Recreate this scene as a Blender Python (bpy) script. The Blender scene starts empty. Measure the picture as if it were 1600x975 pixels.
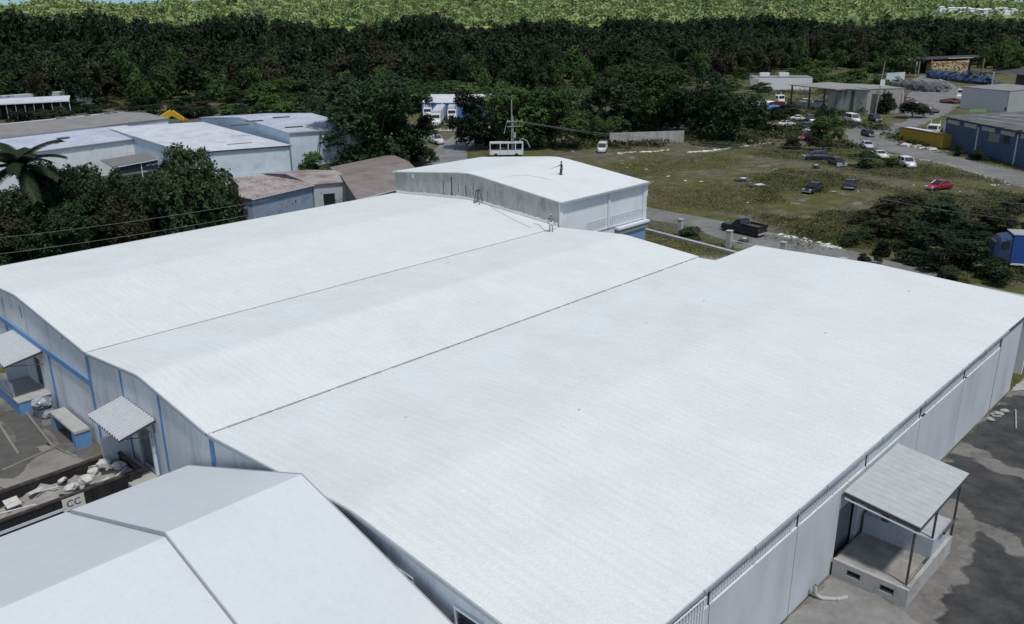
import bpy, bmesh, math, random
import numpy as np
from mathutils import Vector, Matrix
random.seed(7)
rng = np.random.default_rng(11)
S = bpy.context.scene
COL = S.collection
# ------------------------------------------------------------------ camera, world, sun, exposure
CZ = 25.4
F, PITCH, ROLL = 1317.0, math.radians(19.25), math.radians(0.55)
_fw = Vector((0, math.cos(PITCH), -math.sin(PITCH)))
_r = Vector((1, 0, 0))
_u = _r.cross(_fw)
_c, _s = math.cos(ROLL), math.sin(ROLL)
CR = _c * _r - _s * _u
CU = _s * _r + _c * _u
cam = bpy.data.cameras.new('camera')
cam.sensor_width = 36.0
cam.lens = F / 1600.0 * 36.0
cam.clip_start = 0.1
cam.clip_end = 12000
co = bpy.data.objects.new('camera', cam)
COL.objects.link(co)
co.matrix_world = Matrix(((CR.x, CU.x, -_fw.x, 0), (CR.y, CU.y, -_fw.y, 0), (CR.z, CU.z, -_fw.z, CZ), (0, 0, 0, 1)))
S.camera = co

SUN_EL, SUN_AZ = math.radians(65), math.radians(150)      # azimuth from +Y towards +X
world = bpy.data.worlds.new('World')
S.world = world
world.use_nodes = True
nt = world.node_tree
bg = nt.nodes['Background']
sky = nt.nodes.new('ShaderNodeTexSky')
sky.sky_type = 'NISHITA'
sky.sun_disc = False
sky.sun_elevation = SUN_EL
sky.sun_rotation = SUN_AZ
sky.altitude = 1500
sky.air_density = 1.0
sky.dust_density = 0.0
sky.ozone_density = 0.3
# thin bright cloud overhead takes the blue out of the light; the strip above the horizon stays clear pale blue
hsv = nt.nodes.new('ShaderNodeHueSaturation')
hsv.inputs['Saturation'].default_value = 0.62
nt.links.new(sky.outputs[0], hsv.inputs['Color'])
gtc = nt.nodes.new('ShaderNodeTexCoord')
sxyz = nt.nodes.new('ShaderNodeSeparateXYZ')
nt.links.new(gtc.outputs['Generated'], sxyz.inputs[0])
grm = nt.nodes.new('ShaderNodeMapRange')
grm.inputs['From Min'].default_value = 0.02
grm.inputs['From Max'].default_value = 0.16
nt.links.new(sxyz.outputs['Z'], grm.inputs['Value'])
tint = nt.nodes.new('ShaderNodeMix')
tint.data_type = 'RGBA'
tint.inputs[6].default_value = (0.28, 0.45, 0.58, 1)
tint.inputs[7].default_value = (1, 1, 1, 1)
nt.links.new(grm.outputs[0], tint.inputs[0])
mulc = nt.nodes.new('ShaderNodeMix')
mulc.data_type = 'RGBA'
mulc.blend_type = 'MULTIPLY'
mulc.inputs[0].default_value = 1.0
nt.links.new(hsv.outputs[0], mulc.inputs[6])
nt.links.new(tint.outputs[2], mulc.inputs[7])
nt.links.new(mulc.outputs[2], bg.inputs[0])
bg.inputs[1].default_value = 0.115
sl = bpy.data.lights.new('sun', 'SUN')
sl.energy = 2.7
sl.angle = math.radians(5)
sl.color = (1.0, 0.96, 0.9)
so = bpy.data.objects.new('sun', sl)
COL.objects.link(so)
d = Vector((math.sin(SUN_AZ) * math.cos(SUN_EL), math.cos(SUN_AZ) * math.cos(SUN_EL), math.sin(SUN_EL)))
so.rotation_euler = d.to_track_quat('Z', 'Y').to_euler()
S.view_settings.view_transform = 'Standard'
S.view_settings.look = 'None'
S.view_settings.exposure = 0.0
S.view_settings.gamma = 1.0
S.render.engine = 'CYCLES'
S.cycles.max_bounces = 6
S.cycles.diffuse_bounces = 3

# ------------------------------------------------------------------ layout helpers: where a sight line meets a level or a wall
def ray(px, py):
    return _fw + CR * ((px - 800) / F) - CU * ((py - 487.5) / F)
def at(px, py, z=0.0):
    dd = ray(px, py)
    t = (z - CZ) / dd.z
    return Vector((dd.x * t, dd.y * t, z))
def z_over(px, py, loc):
    dd = ray(px, py)
    return CZ + dd.z * (loc.y / dd.y)
ANG = math.radians(45.6)
AX = Vector((math.cos(ANG), math.sin(ANG), 0))
BX = Vector((math.sin(ANG), -math.cos(ANG), 0))
O = at(328, 677, 5.8)
O.z = 0
def W(u, v, z=0.0):
    return O + AX * u + BX * v + Vector((0, 0, z))
def uv_of(p):
    q = Vector((p.x - O.x, p.y - O.y, 0))
    return q.dot(AX), q.dot(BX)

# ------------------------------------------------------------------ materials
MATS = {}
def mat(name, col, rough=0.8, var=0.15, scale=1.5, bump=0.0, bscale=20.0, col2=None, mix=(0.45, 0.6), mscale=0.6,
        stretch=(1, 1, 1), metal=0.0, spec=0.5, wave=None, rnd=0.0, detail=5.0, emit=None, speck=None, grain=None):
    if name in MATS:
        return MATS[name]
    m = bpy.data.materials.new(name)
    m.use_nodes = True
    t = m.node_tree
    N, Lk = t.nodes, t.links
    b = N['Principled BSDF']
    b.inputs['Roughness'].default_value = rough
    b.inputs['Metallic'].default_value = metal
    b.inputs['Specular IOR Level'].default_value = spec
    tc = N.new('ShaderNodeTexCoord')
    mp = N.new('ShaderNodeMapping')
    mp.inputs['Scale'].default_value = stretch
    Lk.new(tc.outputs['Object'], mp.inputs[0])
    n1 = N.new('ShaderNodeTexNoise')
    n1.inputs['Scale'].default_value = scale
    n1.inputs['Detail'].default_value = detail
    n1.inputs['Roughness'].default_value = 0.65
    Lk.new(mp.outputs[0], n1.inputs['Vector'])
    mr = N.new('ShaderNodeMapRange')
    mr.inputs['From Min'].default_value = 0.25
    mr.inputs['From Max'].default_value = 0.75
    mr.inputs['To Min'].default_value = 1 - var
    mr.inputs['To Max'].default_value = 1 + var
    Lk.new(n1.outputs['Fac'], mr.inputs['Value'])
    base = N.new('ShaderNodeRGB')
    base.outputs[0].default_value = (*col, 1)
    last = base.outputs[0]
    if col2:
        n2 = N.new('ShaderNodeTexNoise')
        n2.inputs['Scale'].default_value = mscale
        n2.inputs['Detail'].default_value = 8
        n2.inputs['Roughness'].default_value = 0.7
        Lk.new(mp.outputs[0], n2.inputs['Vector'])
        r2 = N.new('ShaderNodeMapRange')
        r2.inputs['From Min'].default_value = mix[0]
        r2.inputs['From Max'].default_value = mix[1]
        Lk.new(n2.outputs['Fac'], r2.inputs['Value'])
        mx = N.new('ShaderNodeMix')
        mx.data_type = 'RGBA'
        mx.inputs[7].default_value = (*col2, 1)
        Lk.new(r2.outputs[0], mx.inputs[0])
        Lk.new(last, mx.inputs[6])
        last = mx.outputs[2]
    if speck:                                   # sparse small stains (colour, threshold, scale)
        n4 = N.new('ShaderNodeTexNoise')
        n4.inputs['Scale'].default_value = speck[2]
        n4.inputs['Detail'].default_value = 2
        Lk.new(mp.outputs[0], n4.inputs['Vector'])
        r4 = N.new('ShaderNodeMapRange')
        r4.inputs['From Min'].default_value = speck[1]
        r4.inputs['From Max'].default_value = speck[1] + 0.05
        Lk.new(n4.outputs['Fac'], r4.inputs['Value'])
        m4 = N.new('ShaderNodeMix')
        m4.data_type = 'RGBA'
        m4.inputs[7].default_value = (*speck[0], 1)
        Lk.new(r4.outputs[0], m4.inputs[0])
        Lk.new(last, m4.inputs[6])
        last = m4.outputs[2]
    if grain:                                   # fine mottling and faint streaks running with the sheets: (scale, amount, streak amount)
        for (sc_, am_, st_) in ((grain[0], grain[1], (1, 1, 1)), (3.2, grain[2], (1, .10, 1))):
            m5 = N.new('ShaderNodeMapping')
            m5.inputs['Scale'].default_value = st_
            Lk.new(tc.outputs['Object'], m5.inputs[0])
            n5 = N.new('ShaderNodeTexNoise')
            n5.inputs['Scale'].default_value = sc_
            n5.inputs['Detail'].default_value = 6
            n5.inputs['Roughness'].default_value = 0.8
            Lk.new(m5.outputs[0], n5.inputs['Vector'])
            r5 = N.new('ShaderNodeMapRange')
            r5.inputs['From Min'].default_value = 0.3
            r5.inputs['From Max'].default_value = 0.7
            r5.inputs['To Min'].default_value = 1 - am_
            r5.inputs['To Max'].default_value = 1 + am_ * .6
            Lk.new(n5.outputs['Fac'], r5.inputs['Value'])
            v5 = N.new('ShaderNodeVectorMath')
            v5.operation = 'SCALE'
            Lk.new(last, v5.inputs[0])
            Lk.new(r5.outputs[0], v5.inputs['Scale'])
            last = v5.outputs[0]
    mul = N.new('ShaderNodeVectorMath')
    mul.operation = 'SCALE'
    Lk.new(last, mul.inputs[0])
    if rnd:
        oi = N.new('ShaderNodeObjectInfo')
        r3 = N.new('ShaderNodeMapRange')
        r3.inputs['To Min'].default_value = 1 - rnd
        r3.inputs['To Max'].default_value = 1 + rnd
        Lk.new(oi.outputs['Random'], r3.inputs['Value'])
        mm = N.new('ShaderNodeMath')
        mm.operation = 'MULTIPLY'
        Lk.new(r3.outputs[0], mm.inputs[0])
        Lk.new(mr.outputs[0], mm.inputs[1])
        Lk.new(mm.outputs[0], mul.inputs['Scale'])
    else:
        Lk.new(mr.outputs[0], mul.inputs['Scale'])
    Lk.new(mul.outputs[0], b.inputs['Base Color'])
    hgt = None
    if bump:
        n3 = N.new('ShaderNodeTexNoise')
        n3.inputs['Scale'].default_value = bscale
        n3.inputs['Detail'].default_value = 4
        Lk.new(mp.outputs[0], n3.inputs['Vector'])
        hgt = n3.outputs['Fac']
        bp = N.new('ShaderNodeBump')
        bp.inputs['Strength'].default_value = bump
        bp.inputs['Distance'].default_value = 0.05
        Lk.new(hgt, bp.inputs['Height'])
        Lk.new(bp.outputs[0], b.inputs['Normal'])
    if wave:                                    # (axis, scale, strength, distance)
        wv = N.new('ShaderNodeTexWave')
        wv.bands_direction = wave[0]
        wv.inputs['Scale'].default_value = wave[1]
        wv.inputs['Distortion'].default_value = 0.2
        Lk.new(tc.outputs['Object'], wv.inputs['Vector'])
        b2 = N.new('ShaderNodeBump')
        b2.inputs['Strength'].default_value = wave[2]
        b2.inputs['Distance'].default_value = wave[3]
        Lk.new(wv.outputs['Fac'], b2.inputs['Height'])
        if hgt is not None:
            Lk.new(bp.outputs[0], b2.inputs['Normal'])
        Lk.new(b2.outputs[0], b.inputs['Normal'])
    if emit:
        b.inputs['Emission Color'].default_value = (*emit[0], 1)
        b.inputs['Emission Strength'].default_value = emit[1]
    MATS[name] = m
    return m

def leaf(name, c1, c2, rnd=0.35, scale=0.5):
    """foliage: two hues mixed by a clump-sized noise, brightness differing from plant to plant"""
    m = mat(name, c1, rough=0.6, var=0.45, scale=scale * 5, col2=c2, mix=(0.4, 0.62), mscale=scale, rnd=rnd, spec=0.25, detail=3)
    t = m.node_tree
    b = t.nodes['Principled BSDF']
    out = t.nodes['Material Output']
    tr = t.nodes.new('ShaderNodeBsdfTranslucent')
    ms = t.nodes.new('ShaderNodeMixShader')
    ms.inputs[0].default_value = 0.18
    src = b.inputs['Base Color'].links[0].from_socket
    t.links.new(src, tr.inputs[0])
    t.links.new(b.outputs[0], ms.inputs[1])
    t.links.new(tr.outputs[0], ms.inputs[2])
    t.links.new(ms.outputs[0], out.inputs['Surface'])
    return m

ROOFW = mat('white_roof_coating', (0.745, 0.79, 0.79), rough=0.62, var=0.03, scale=7, bump=0.5, bscale=9, grain=(9, .11, .05),
            col2=(0.66, 0.69, 0.69), mix=(0.42, 0.85), mscale=0.22, spec=0.5, wave=('X', 0.62, 0.75, 0.02),
            speck=((0.55, 0.56, 0.57), 0.80, 3.2))
ROOFP = mat('smooth_white_roof_coating', (0.66, 0.70, 0.715), rough=0.6, var=0.03, scale=4, bump=0.15, bscale=6, grain=(14, .05, .03),
            col2=(0.58, 0.62, 0.66), mix=(0.4, 0.9), mscale=0.2, speck=((0.4, 0.41, 0.42), 0.82, 3.5))
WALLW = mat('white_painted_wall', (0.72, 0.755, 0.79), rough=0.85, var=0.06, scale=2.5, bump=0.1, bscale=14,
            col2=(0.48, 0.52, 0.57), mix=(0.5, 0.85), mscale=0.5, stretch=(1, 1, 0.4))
WALLR = mat('side_wall_dimmed_paint', (0.53, 0.56, 0.60), rough=0.9, var=0.07, scale=2, bump=0.12, bscale=12, col2=(0.34, 0.365, 0.39), mix=(0.5, 0.8), mscale=0.5, stretch=(1, 1, 0.35))  # greyer than the annex paint; part of that is vignette put into the colour
WALLG = mat('grey_painted_wall', (0.70, 0.735, 0.765), rough=0.9, var=0.08, scale=2, bump=0.15, bscale=14,
            col2=(0.34, 0.37, 0.39), mix=(0.5, 0.8), mscale=0.7, stretch=(1, 1, 0.3))
BLUEP = mat('blue_trim_paint', (0.13, 0.28, 0.52), rough=0.6, var=0.12, scale=3)
BLUEPALE = mat('faded_blue_paint', (0.16, 0.27, 0.42), rough=0.7, var=0.15, scale=2)
SEAM = mat('dark_joint', (0.05, 0.05, 0.055), rough=0.9, var=0.2)
TRIMD = mat('grey_metal_edge', (0.36, 0.39, 0.42), rough=0.5, var=0.12, scale=3)
TRIML = mat('light_metal_edge', (0.68, 0.71, 0.74), rough=0.5, var=0.08, scale=3)
CONC = mat('stained_concrete', (0.36, 0.35, 0.33), rough=0.9, var=0.15, scale=1.2, bump=0.2, bscale=8,
           col2=(0.16, 0.155, 0.145), mix=(0.45, 0.72), mscale=0.45)
CONCR = mat('raw_concrete_wall', (0.42, 0.415, 0.40), rough=0.9, var=0.14, scale=1.1, bump=0.15, bscale=9,
            col2=(0.30, 0.295, 0.28), mix=(0.45, 0.62), mscale=0.8, stretch=(1, 1, 0.45))
STREAK = mat('dark_mould_streak', (0.07, 0.07, 0.065), rough=0.95, var=0.4, scale=3)
ASPH = mat('dark_asphalt', (0.034, 0.035, 0.037), rough=0.9, var=0.35, scale=3, bump=0.4, bscale=14,
           col2=(0.09, 0.088, 0.082), mix=(0.48, 0.78), mscale=0.7, speck=((.15, .145, .13), .70, 2.2))
ROADM = mat('gravel_road', (0.20, 0.20, 0.195), rough=0.95, var=0.2, scale=0.8, bump=0.4, bscale=6,
            col2=(0.12, 0.118, 0.105), mix=(0.45, 0.68), mscale=0.16)
SAND = mat('sandy_concrete', (0.24, 0.225, 0.20), rough=0.95, var=0.2, scale=1.0, bump=0.3, bscale=9,
           col2=(0.15, 0.145, 0.13), mix=(0.45, 0.7), mscale=0.5)
PALEC = mat('pale_concrete', (0.40, 0.40, 0.385), rough=0.9, var=0.12, scale=1.5, bump=0.2, bscale=10,
            col2=(0.26, 0.25, 0.23), mix=(0.5, 0.72), mscale=0.8)
BLACK = mat('black_opening', (0.012, 0.012, 0.014), rough=0.9, var=0.1)
GLASS = mat('dark_glass', (0.02, 0.024, 0.03), rough=0.32, var=0.1, spec=0.5)
RUBBER = mat('black_rubber', (0.02, 0.02, 0.02), rough=0.85, var=0.1)
RIM = mat('grey_rim', (0.35, 0.36, 0.37), rough=0.4, var=0.1, metal=0.5)
LAMPG = mat('headlight_glass', (0.75, 0.77, 0.78), rough=0.2, var=0.05)
TAILR = mat('tail_light_red', (0.35, 0.02, 0.02), rough=0.3, var=0.05)
WHITEP = mat('white_vehicle_paint', (0.78, 0.79, 0.80), rough=0.35, var=0.06, scale=2, col2=(0.55, 0.55, 0.54), mix=(0.6, 0.9), mscale=1.0)
WOODP = mat('weathered_pole_wood', (0.30, 0.29, 0.27), rough=0.9, var=0.2, scale=5)
CABLE = mat('grey_cable', (0.22, 0.23, 0.24), rough=0.7, var=0.1)
STEEL = mat('dark_steel', (0.07, 0.07, 0.075), rough=0.6, var=0.25, scale=3)
BARK = mat('bark', (0.16, 0.13, 0.10), rough=0.95, var=0.3, scale=5)

# ------------------------------------------------------------------ object helpers
def tag(o, label=None, cat=None, group=None, kind=None):
    if label: o['label'] = label
    if cat: o['category'] = cat
    if group: o['group'] = group
    if kind: o['kind'] = kind
    return o
def thing(name, label, cat, loc=(0, 0, 0), rz=0.0, group=None):
    o = bpy.data.objects.new(name, None)
    COL.objects.link(o)
    o.empty_display_size = 0.3
    o.location = loc
    o.rotation_euler = (0, 0, rz)
    return tag(o, label, cat, group)
class MB:
    """collects polygons, builds one mesh"""
    def __init__(s):
        s.v, s.f = [], []
    def add(s, vs, fs):
        n = len(s.v)
        s.v += [tuple(p) for p in vs]
        s.f += [tuple(i + n for i in f) for f in fs]
        return s
    def box(s, c, size, rz=0.0, taper=1.0, tilt=None):
        x, y, z = size[0] / 2, size[1] / 2, size[2] / 2
        pts = []
        R3 = Matrix.Rotation(rz, 3, 'Z')
        if tilt is not None:
            R3 = R3 @ tilt
        for sz in (-1, 1):
            k = taper if sz > 0 else 1.0
            for sx, sy in ((-1, -1), (1, -1), (1, 1), (-1, 1)):
                pts.append(Vector(c) + R3 @ Vector((sx * x * k, sy * y * k, sz * z)))
        return s.add(pts, [(3, 2, 1, 0), (4, 5, 6, 7), (0, 1, 5, 4), (1, 2, 6, 5), (2, 3, 7, 6), (3, 0, 4, 7)])
    def prism(s, poly, off):
        """solid from a polygon (3D points) pushed along off"""
        n = len(poly)
        off = Vector(off)
        p = [Vector(q) for q in poly]
        return s.add(p + [q + off for q in p], [tuple(range(n))[::-1], tuple(range(n, 2 * n))] +
                     [(i, (i + 1) % n, (i + 1) % n + n, i + n) for i in range(n)])
    def tube(s, p0, p1, r0, r1=None, n=6, cap=True):
        r1 = r0 if r1 is None else r1
        p0, p1 = Vector(p0), Vector(p1)
        dd = (p1 - p0)
        if dd.length < 1e-6:
            return s
        dd.normalize()
        a = dd.orthogonal().normalized()
        b = dd.cross(a)
        pts = []
        for p, r in ((p0, r0), (p1, r1)):
            for i in range(n):
                t = 2 * math.pi * i / n
                pts.append(p + a * (r * math.cos(t)) + b * (r * math.sin(t)))
        fs = [(i, (i + 1) % n, (i + 1) % n + n, i + n) for i in range(n)]
        if cap:
            fs += [tuple(range(n))[::-1], tuple(range(n, 2 * n))]
        return s.add(pts, fs)
    def path(s, pts, r, n=5):
        for a, b in zip(pts[:-1], pts[1:]):
            s.tube(a, b, r, r, n, cap=False)
        return s
    def blob(s, c, size, seed=0, n=2, rough=0.25):
        bm = bmesh.new()
        bmesh.ops.create_icosphere(bm, subdivisions=n, radius=1.0)
        rr = random.Random(seed)
        vs = [Vector((v.co.x * size[0], v.co.y * size[1], v.co.z * size[2])) * (1 + rr.uniform(-rough, rough)) + Vector(c) for v in bm.verts]
        fs = [tuple(v.index for v in f.verts) for f in bm.faces]
        bm.free()
        return s.add(vs, fs)
    def build(s, name, m, parent=None, smooth=False, bevel=0.0, world=False):
        me = bpy.data.meshes.new(name)
        off = Vector((0, 0, 0))
        vv = s.v
        if world and parent is not None:
            off = world_loc(parent)
            vv = [tuple(Vector(p) - off) for p in s.v]
        me.from_pydata(vv, [], s.f)
        bm = bmesh.new()
        bm.from_mesh(me)
        bmesh.ops.recalc_face_normals(bm, faces=bm.faces)
        if bevel:
            bmesh.ops.remove_doubles(bm, verts=bm.verts, dist=1e-5)
            bmesh.ops.bevel(bm, geom=list(bm.edges), offset=bevel, segments=2, affect='EDGES', clamp_overlap=True)
        bm.to_mesh(me)
        bm.free()
        if smooth:
            for p in me.polygons: p.use_smooth = True
        me.materials.append(m)
        o = bpy.data.objects.new(name, me)
        COL.objects.link(o)
        if parent is not None:
            o.parent = parent
        return o
def world_loc(o):
    l = Vector(o.location)
    p = o.parent
    while p is not None:
        l += Vector(p.location)
        p = p.parent
    return l
def copy_tree(o, parent=None):
    c = o.copy()
    COL.objects.link(c)
    c.parent = parent
    for ch in list(o.children):
        copy_tree(ch, c)
    return c
def np_mesh(name, V, Q, m, parent=None, smooth=False):
    """fast mesh of equal-sized faces"""
    me = bpy.data.meshes.new(name)
    V = np.asarray(V, dtype=np.float32)
    Q = np.asarray(Q, dtype=np.int32)
    k = Q.shape[1]
    me.vertices.add(len(V)); me.vertices.foreach_set('co', V.ravel())
    me.loops.add(Q.size); me.loops.foreach_set('vertex_index', Q.ravel())
    me.polygons.add(len(Q)); me.polygons.foreach_set('loop_start', np.arange(0, Q.size, k, dtype=np.int32))
    me.polygons.foreach_set('loop_total', np.full(len(Q), k, dtype=np.int32))
    me.polygons.foreach_set('use_smooth', np.full(len(Q), bool(smooth)))
    me.update(calc_edges=True)
    me.validate()
    me.materials.append(m)
    if parent == 'mesh': return me
    o = bpy.data.objects.new(name, me)
    COL.objects.link(o)
    if parent is not None: o.parent = parent
    return o

# ------------------------------------------------------------------ terrain
TREE_TOP = [(-200, 12), (0, 8), (30, 12), (62, 22), (110, 18), (160, 15), (200, 22), (250, 32), (290, 33), (340, 24), (370, 20), (420, 22),
            (480, 30), (520, 40), (570, 38), (610, 30), (645, 19), (690, 22), (730, 36), (770, 40), (810, 30), (850, 24), (900, 30), (930, 38),
            (960, 24), (1010, 25), (1040, 32), (1100, 25), (1200, 20), (1260, 24), (1310, 33), (1370, 40), (1400, 26), (1480, 25), (1540, 28), (1800, 32)]
FOREST_BASE = [(-400, 255), (-143, 275), (-90, 285), (-44, 300), (20, 318), (70, 345), (133, 425), (180, 425), (242, 418), (600, 410)]
RIDGE = [(-400, 10), (0, 20), (45, 14), (70, 8), (110, 7), (160, 12), (200, 14), (258, 12), (285, 4), (312, 12), (340, 2), (360, -2), (382, 3),
         (400, 7), (440, 3), (520, 1), (600, 1), (700, 1), (760, -4), (860, 3), (880, -2), (1000, -5), (1460, -6), (1482, 8), (1500, 11), (1513, 1), (1540, 2),
         (1552, 9), (1600, 10), (1800, 8), (2200, 10)]
def lerp_tab(tab, x):
    xs = [a for a, _ in tab]
    ys = [b for _, b in tab]
    return np.interp(x, xs, ys)
def horizon_y(px):
    return 27.7 - 0.0096 * (px - 800)
def px_of(x, y):
    return 800 + 1317 * np.cos(PITCH) * 0 + 1395 * x / np.maximum(y, 1.0)
def sstep(t):
    t = np.clip(t, 0, 1)
    return t * t * (3 - 2 * t)
def terrain(x, y):
    x = np.asarray(x, float); y = np.asarray(y, float)
    px = px_of(x, y)
    base = np.interp(x, [a for a, _ in FOREST_BASE], [b for _, b in FOREST_BASE])
    h = 8.0 * sstep((y - base) / 150.0)
    h = h + 6.0 * sstep((y - 750) / 400.0)
    ry = np.interp(px, [a for a, _ in RIDGE], [b for _, b in RIDGE])
    top = CZ + (horizon_y(px) - ry) / 1395.0 * 1900 - 7
    h = h + (top - 14) * sstep((y - 1150) / 750.0) * (1 - 0.5 * sstep((y - 2000) / 800.0))
    # low undulation on the far hills
    h = h + 3.0 * np.sin(x * 0.013 + y * 0.004) * np.sin(y * 0.011) * sstep((y - 1000) / 300.0) * (1 - sstep((y - 1500) / 300.0))
    # sunken yard on the left of the warehouse
    q = (x - O.x) * AX.x + (y - O.y) * AX.y
    w = (x - O.x) * BX.x + (y - O.y) * BX.y
    dip = sstep((3.0 - q) / 2.5) * sstep((3.0 - w) / 2.5) * sstep((w + 75) / 10)
    return h - 1.15 * dip
def axis_lines(fine0, fine1, step, far0, far1, g=1.16):
    a = list(np.arange(fine0, fine1 + 1e-6, step))
    s, p = step, fine1
    while p < far1:
        s *= g; p += s; a.append(p)
    s, p, b = step, fine0, []
    while p > far0:
        s *= g; p -= s; b.append(p)
    return np.array(b[::-1] + a)
GRASS = mat('weedy_grass', (0.090, 0.096, 0.030), rough=0.95, var=0.55, scale=0.5, bump=0.6, bscale=3.0,
            col2=(0.125, 0.112, 0.085), mix=(0.43, 0.58), mscale=0.07, spec=0.15, detail=9, speck=((0.15, 0.145, 0.125), 0.64, 0.25))
xs = np.unique(np.concatenate([axis_lines(-60, 60, 2.0, -3500, 3500, 1.09)]))
ys = np.unique(np.concatenate([axis_lines(0, 120, 2.0, -300, 3200, 1.035)]))
XX, YY = np.meshgrid(xs, ys)
ZZ = terrain(XX, YY)
nx, ny = len(xs), len(ys)
idx = np.arange(nx * ny).reshape(ny, nx)
Q = np.stack([idx[:-1, :-1], idx[:-1, 1:], idx[1:, 1:], idx[1:, :-1]], -1).reshape(-1, 4)
g = np_mesh('ground', np.stack([XX, YY, ZZ], -1).reshape(-1, 3), Q, GRASS, smooth=True)
tag(g, 'weedy green and brown ground around the warehouses', kind='structure')

def sheet(name, pxs, m, z=0.03, z0=0.0, uvp=None, label=None, sub=None):
    """flat ground sheet from points on the ground"""
    pts = [at(a, b, z0) for a, b in pxs] if uvp is None else [W(a, b, 0) for a, b in uvp]
    mb = MB()
    mb.add([Vector((p.x, p.y, z0 + z)) for p in pts], [tuple(range(len(pts)))])
    o = mb.build(name, m)
    for p in o.data.polygons:
        if p.normal.z < 0: p.flip()
    tag(o, label, kind='structure')
    return o
exec_order = []

# ------------------------------------------------------------------ the big warehouse (frame: x along AX, y = -v, origin at O)
wh = thing('warehouse', 'huge low white warehouse with three gabled roof bays seen from above', 'warehouse', tuple(O), ANG)
def L(u, v, z): return Vector((u, -v, z))
def bay_z(v, v0, v1, u, hn=0.95, hf=0.95, e=5.8, u1=45.0):
    t = (v - v0) / (v1 - v0)
    k = 1 - abs(2 * t - 1)
    k = k if k < 0.96 else 0.96 + (k - 0.96) * 0.3
    return e + (hn + (hf - hn) * min(max(u / u1, 0), 1)) * k
BAYS = [(-42.0, -16.15, 45.0, 0.95, 0.95), (-15.95, -0.1, 45.0, 0.85, 0.6), (0.1, 24.62, 51.3, 1.0, 0.45)]
def roof_sheet(parent, name, m, v0, v1, u0, u1, zf, th=0.09, nu=24, tv=(0, .12, .25, .38, .46, .48, .5, .52, .54, .62, .75, .88, 1), cut=None):
    us = np.linspace(u0, u1, nu + 1)
    vs = [v0 + (v1 - v0) * t for t in tv]
    P, Fc = [], []
    for s in (0, 1):
        for v in vs:
            for u in us:
                P.append((u, -v, zf(v, u) - s * th))
    n1 = len(us); n2 = len(vs)
    def I(s, j, i): return s * n1 * n2 + j * n1 + i
    for j in range(n2 - 1):
        for i in range(n1 - 1):
            Fc.append((I(0, j, i), I(0, j + 1, i), I(0, j + 1, i + 1), I(0, j, i + 1)))
            Fc.append((I(1, j, i), I(1, j, i + 1), I(1, j + 1, i + 1), I(1, j + 1, i)))
    for j in range(n2 - 1):
        for i in (0, n1 - 1):
            Fc.append((I(0, j, i), I(0, j + 1, i), I(1, j + 1, i), I(1, j, i)))
    for i in range(n1 - 1):
        for j in (0, n2 - 1):
            Fc.append((I(0, j, i), I(0, j, i + 1), I(1, j, i + 1), I(1, j, i)))
    return np_mesh(name, P, Fc, m, parent)
for (v0, v1, u1, hn, hf) in BAYS:
    uu0 = -0.12
    if v0 > 0:                                   # third bay: back part is set 1.7 m in
        zf = lambda v, u, a=v0, b=v1, h=hn, k=hf: bay_z(v, a, b, u, h, k, u1=51.3)
        roof_sheet(wh, 'roof', ROOFW, v0, v1, uu0, 44.6, zf)
        roof_sheet(wh, 'roof', ROOFW, 1.8, v1, 44.6, u1, zf, nu=4)
    else:
        roof_sheet(wh, 'roof', ROOFW, v0, v1, uu0, u1, lambda v, u, a=v0, b=v1, h=hn, k=hf: bay_z(v, a, b, u, h, k))
# valleys: recessed gutter, sheet edges end unevenly over it
for vc, amp, hw, gm in ((-16.05, 0.03, .1, mat('grey_gutter', (.10, .105, .11), var=.2)), (0.0, 0.035, .09, BLACK)):
    mb = MB()
    mb.box(L(22.2, vc, 5.60), (44.6, 0.34, 0.05))
    mb.build('valley_gutter', gm, wh)
    mb = MB()
    u = 0.1
    while u < 44.4:
        wln = random.uniform(0.15, 1.1)
        for sd in (-1, 1):
            pr = random.uniform(0.02, amp)
            mb.box(L(u + wln / 2, vc + sd * (hw - pr / 2 + 0.02), 5.785), (wln * 0.8, pr + 0.05, 0.03))
        u += wln + random.uniform(0.3, 2.6)
    tag(mb.build('sheet_end', ROOFW, wh), kind='stuff')
# roof edge trim along the near gables, and patched coating joints
def gable_pts(v0, v1, hn, u=0, n=16, dz=0.0):
    return [(v0 + (v1 - v0) * i / n, bay_z(v0 + (v1 - v0) * i / n, v0, v1, u, hn, hn) + dz) for i in range(n + 1)]
for (v0, v1, u1, hn, hf) in BAYS:
    gp = gable_pts(v0, v1, hn)
    mb = MB()
    for (a, za), (b, zb) in zip(gp[:-1], gp[1:]):
        mb.add([L(-.19, a, za - .17), L(-.19, b, zb - .17), L(-.19, b, zb - .015), L(-.19, a, za - .015),
                L(-.125, a, za - .17), L(-.125, b, zb - .17), L(-.125, b, zb - .015), L(-.125, a, za - .015)],
               [(0, 1, 2, 3), (4, 7, 6, 5), (3, 2, 6, 7), (0, 4, 5, 1)])
    mb.build('gable_trim', TRIMD, wh)
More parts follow.
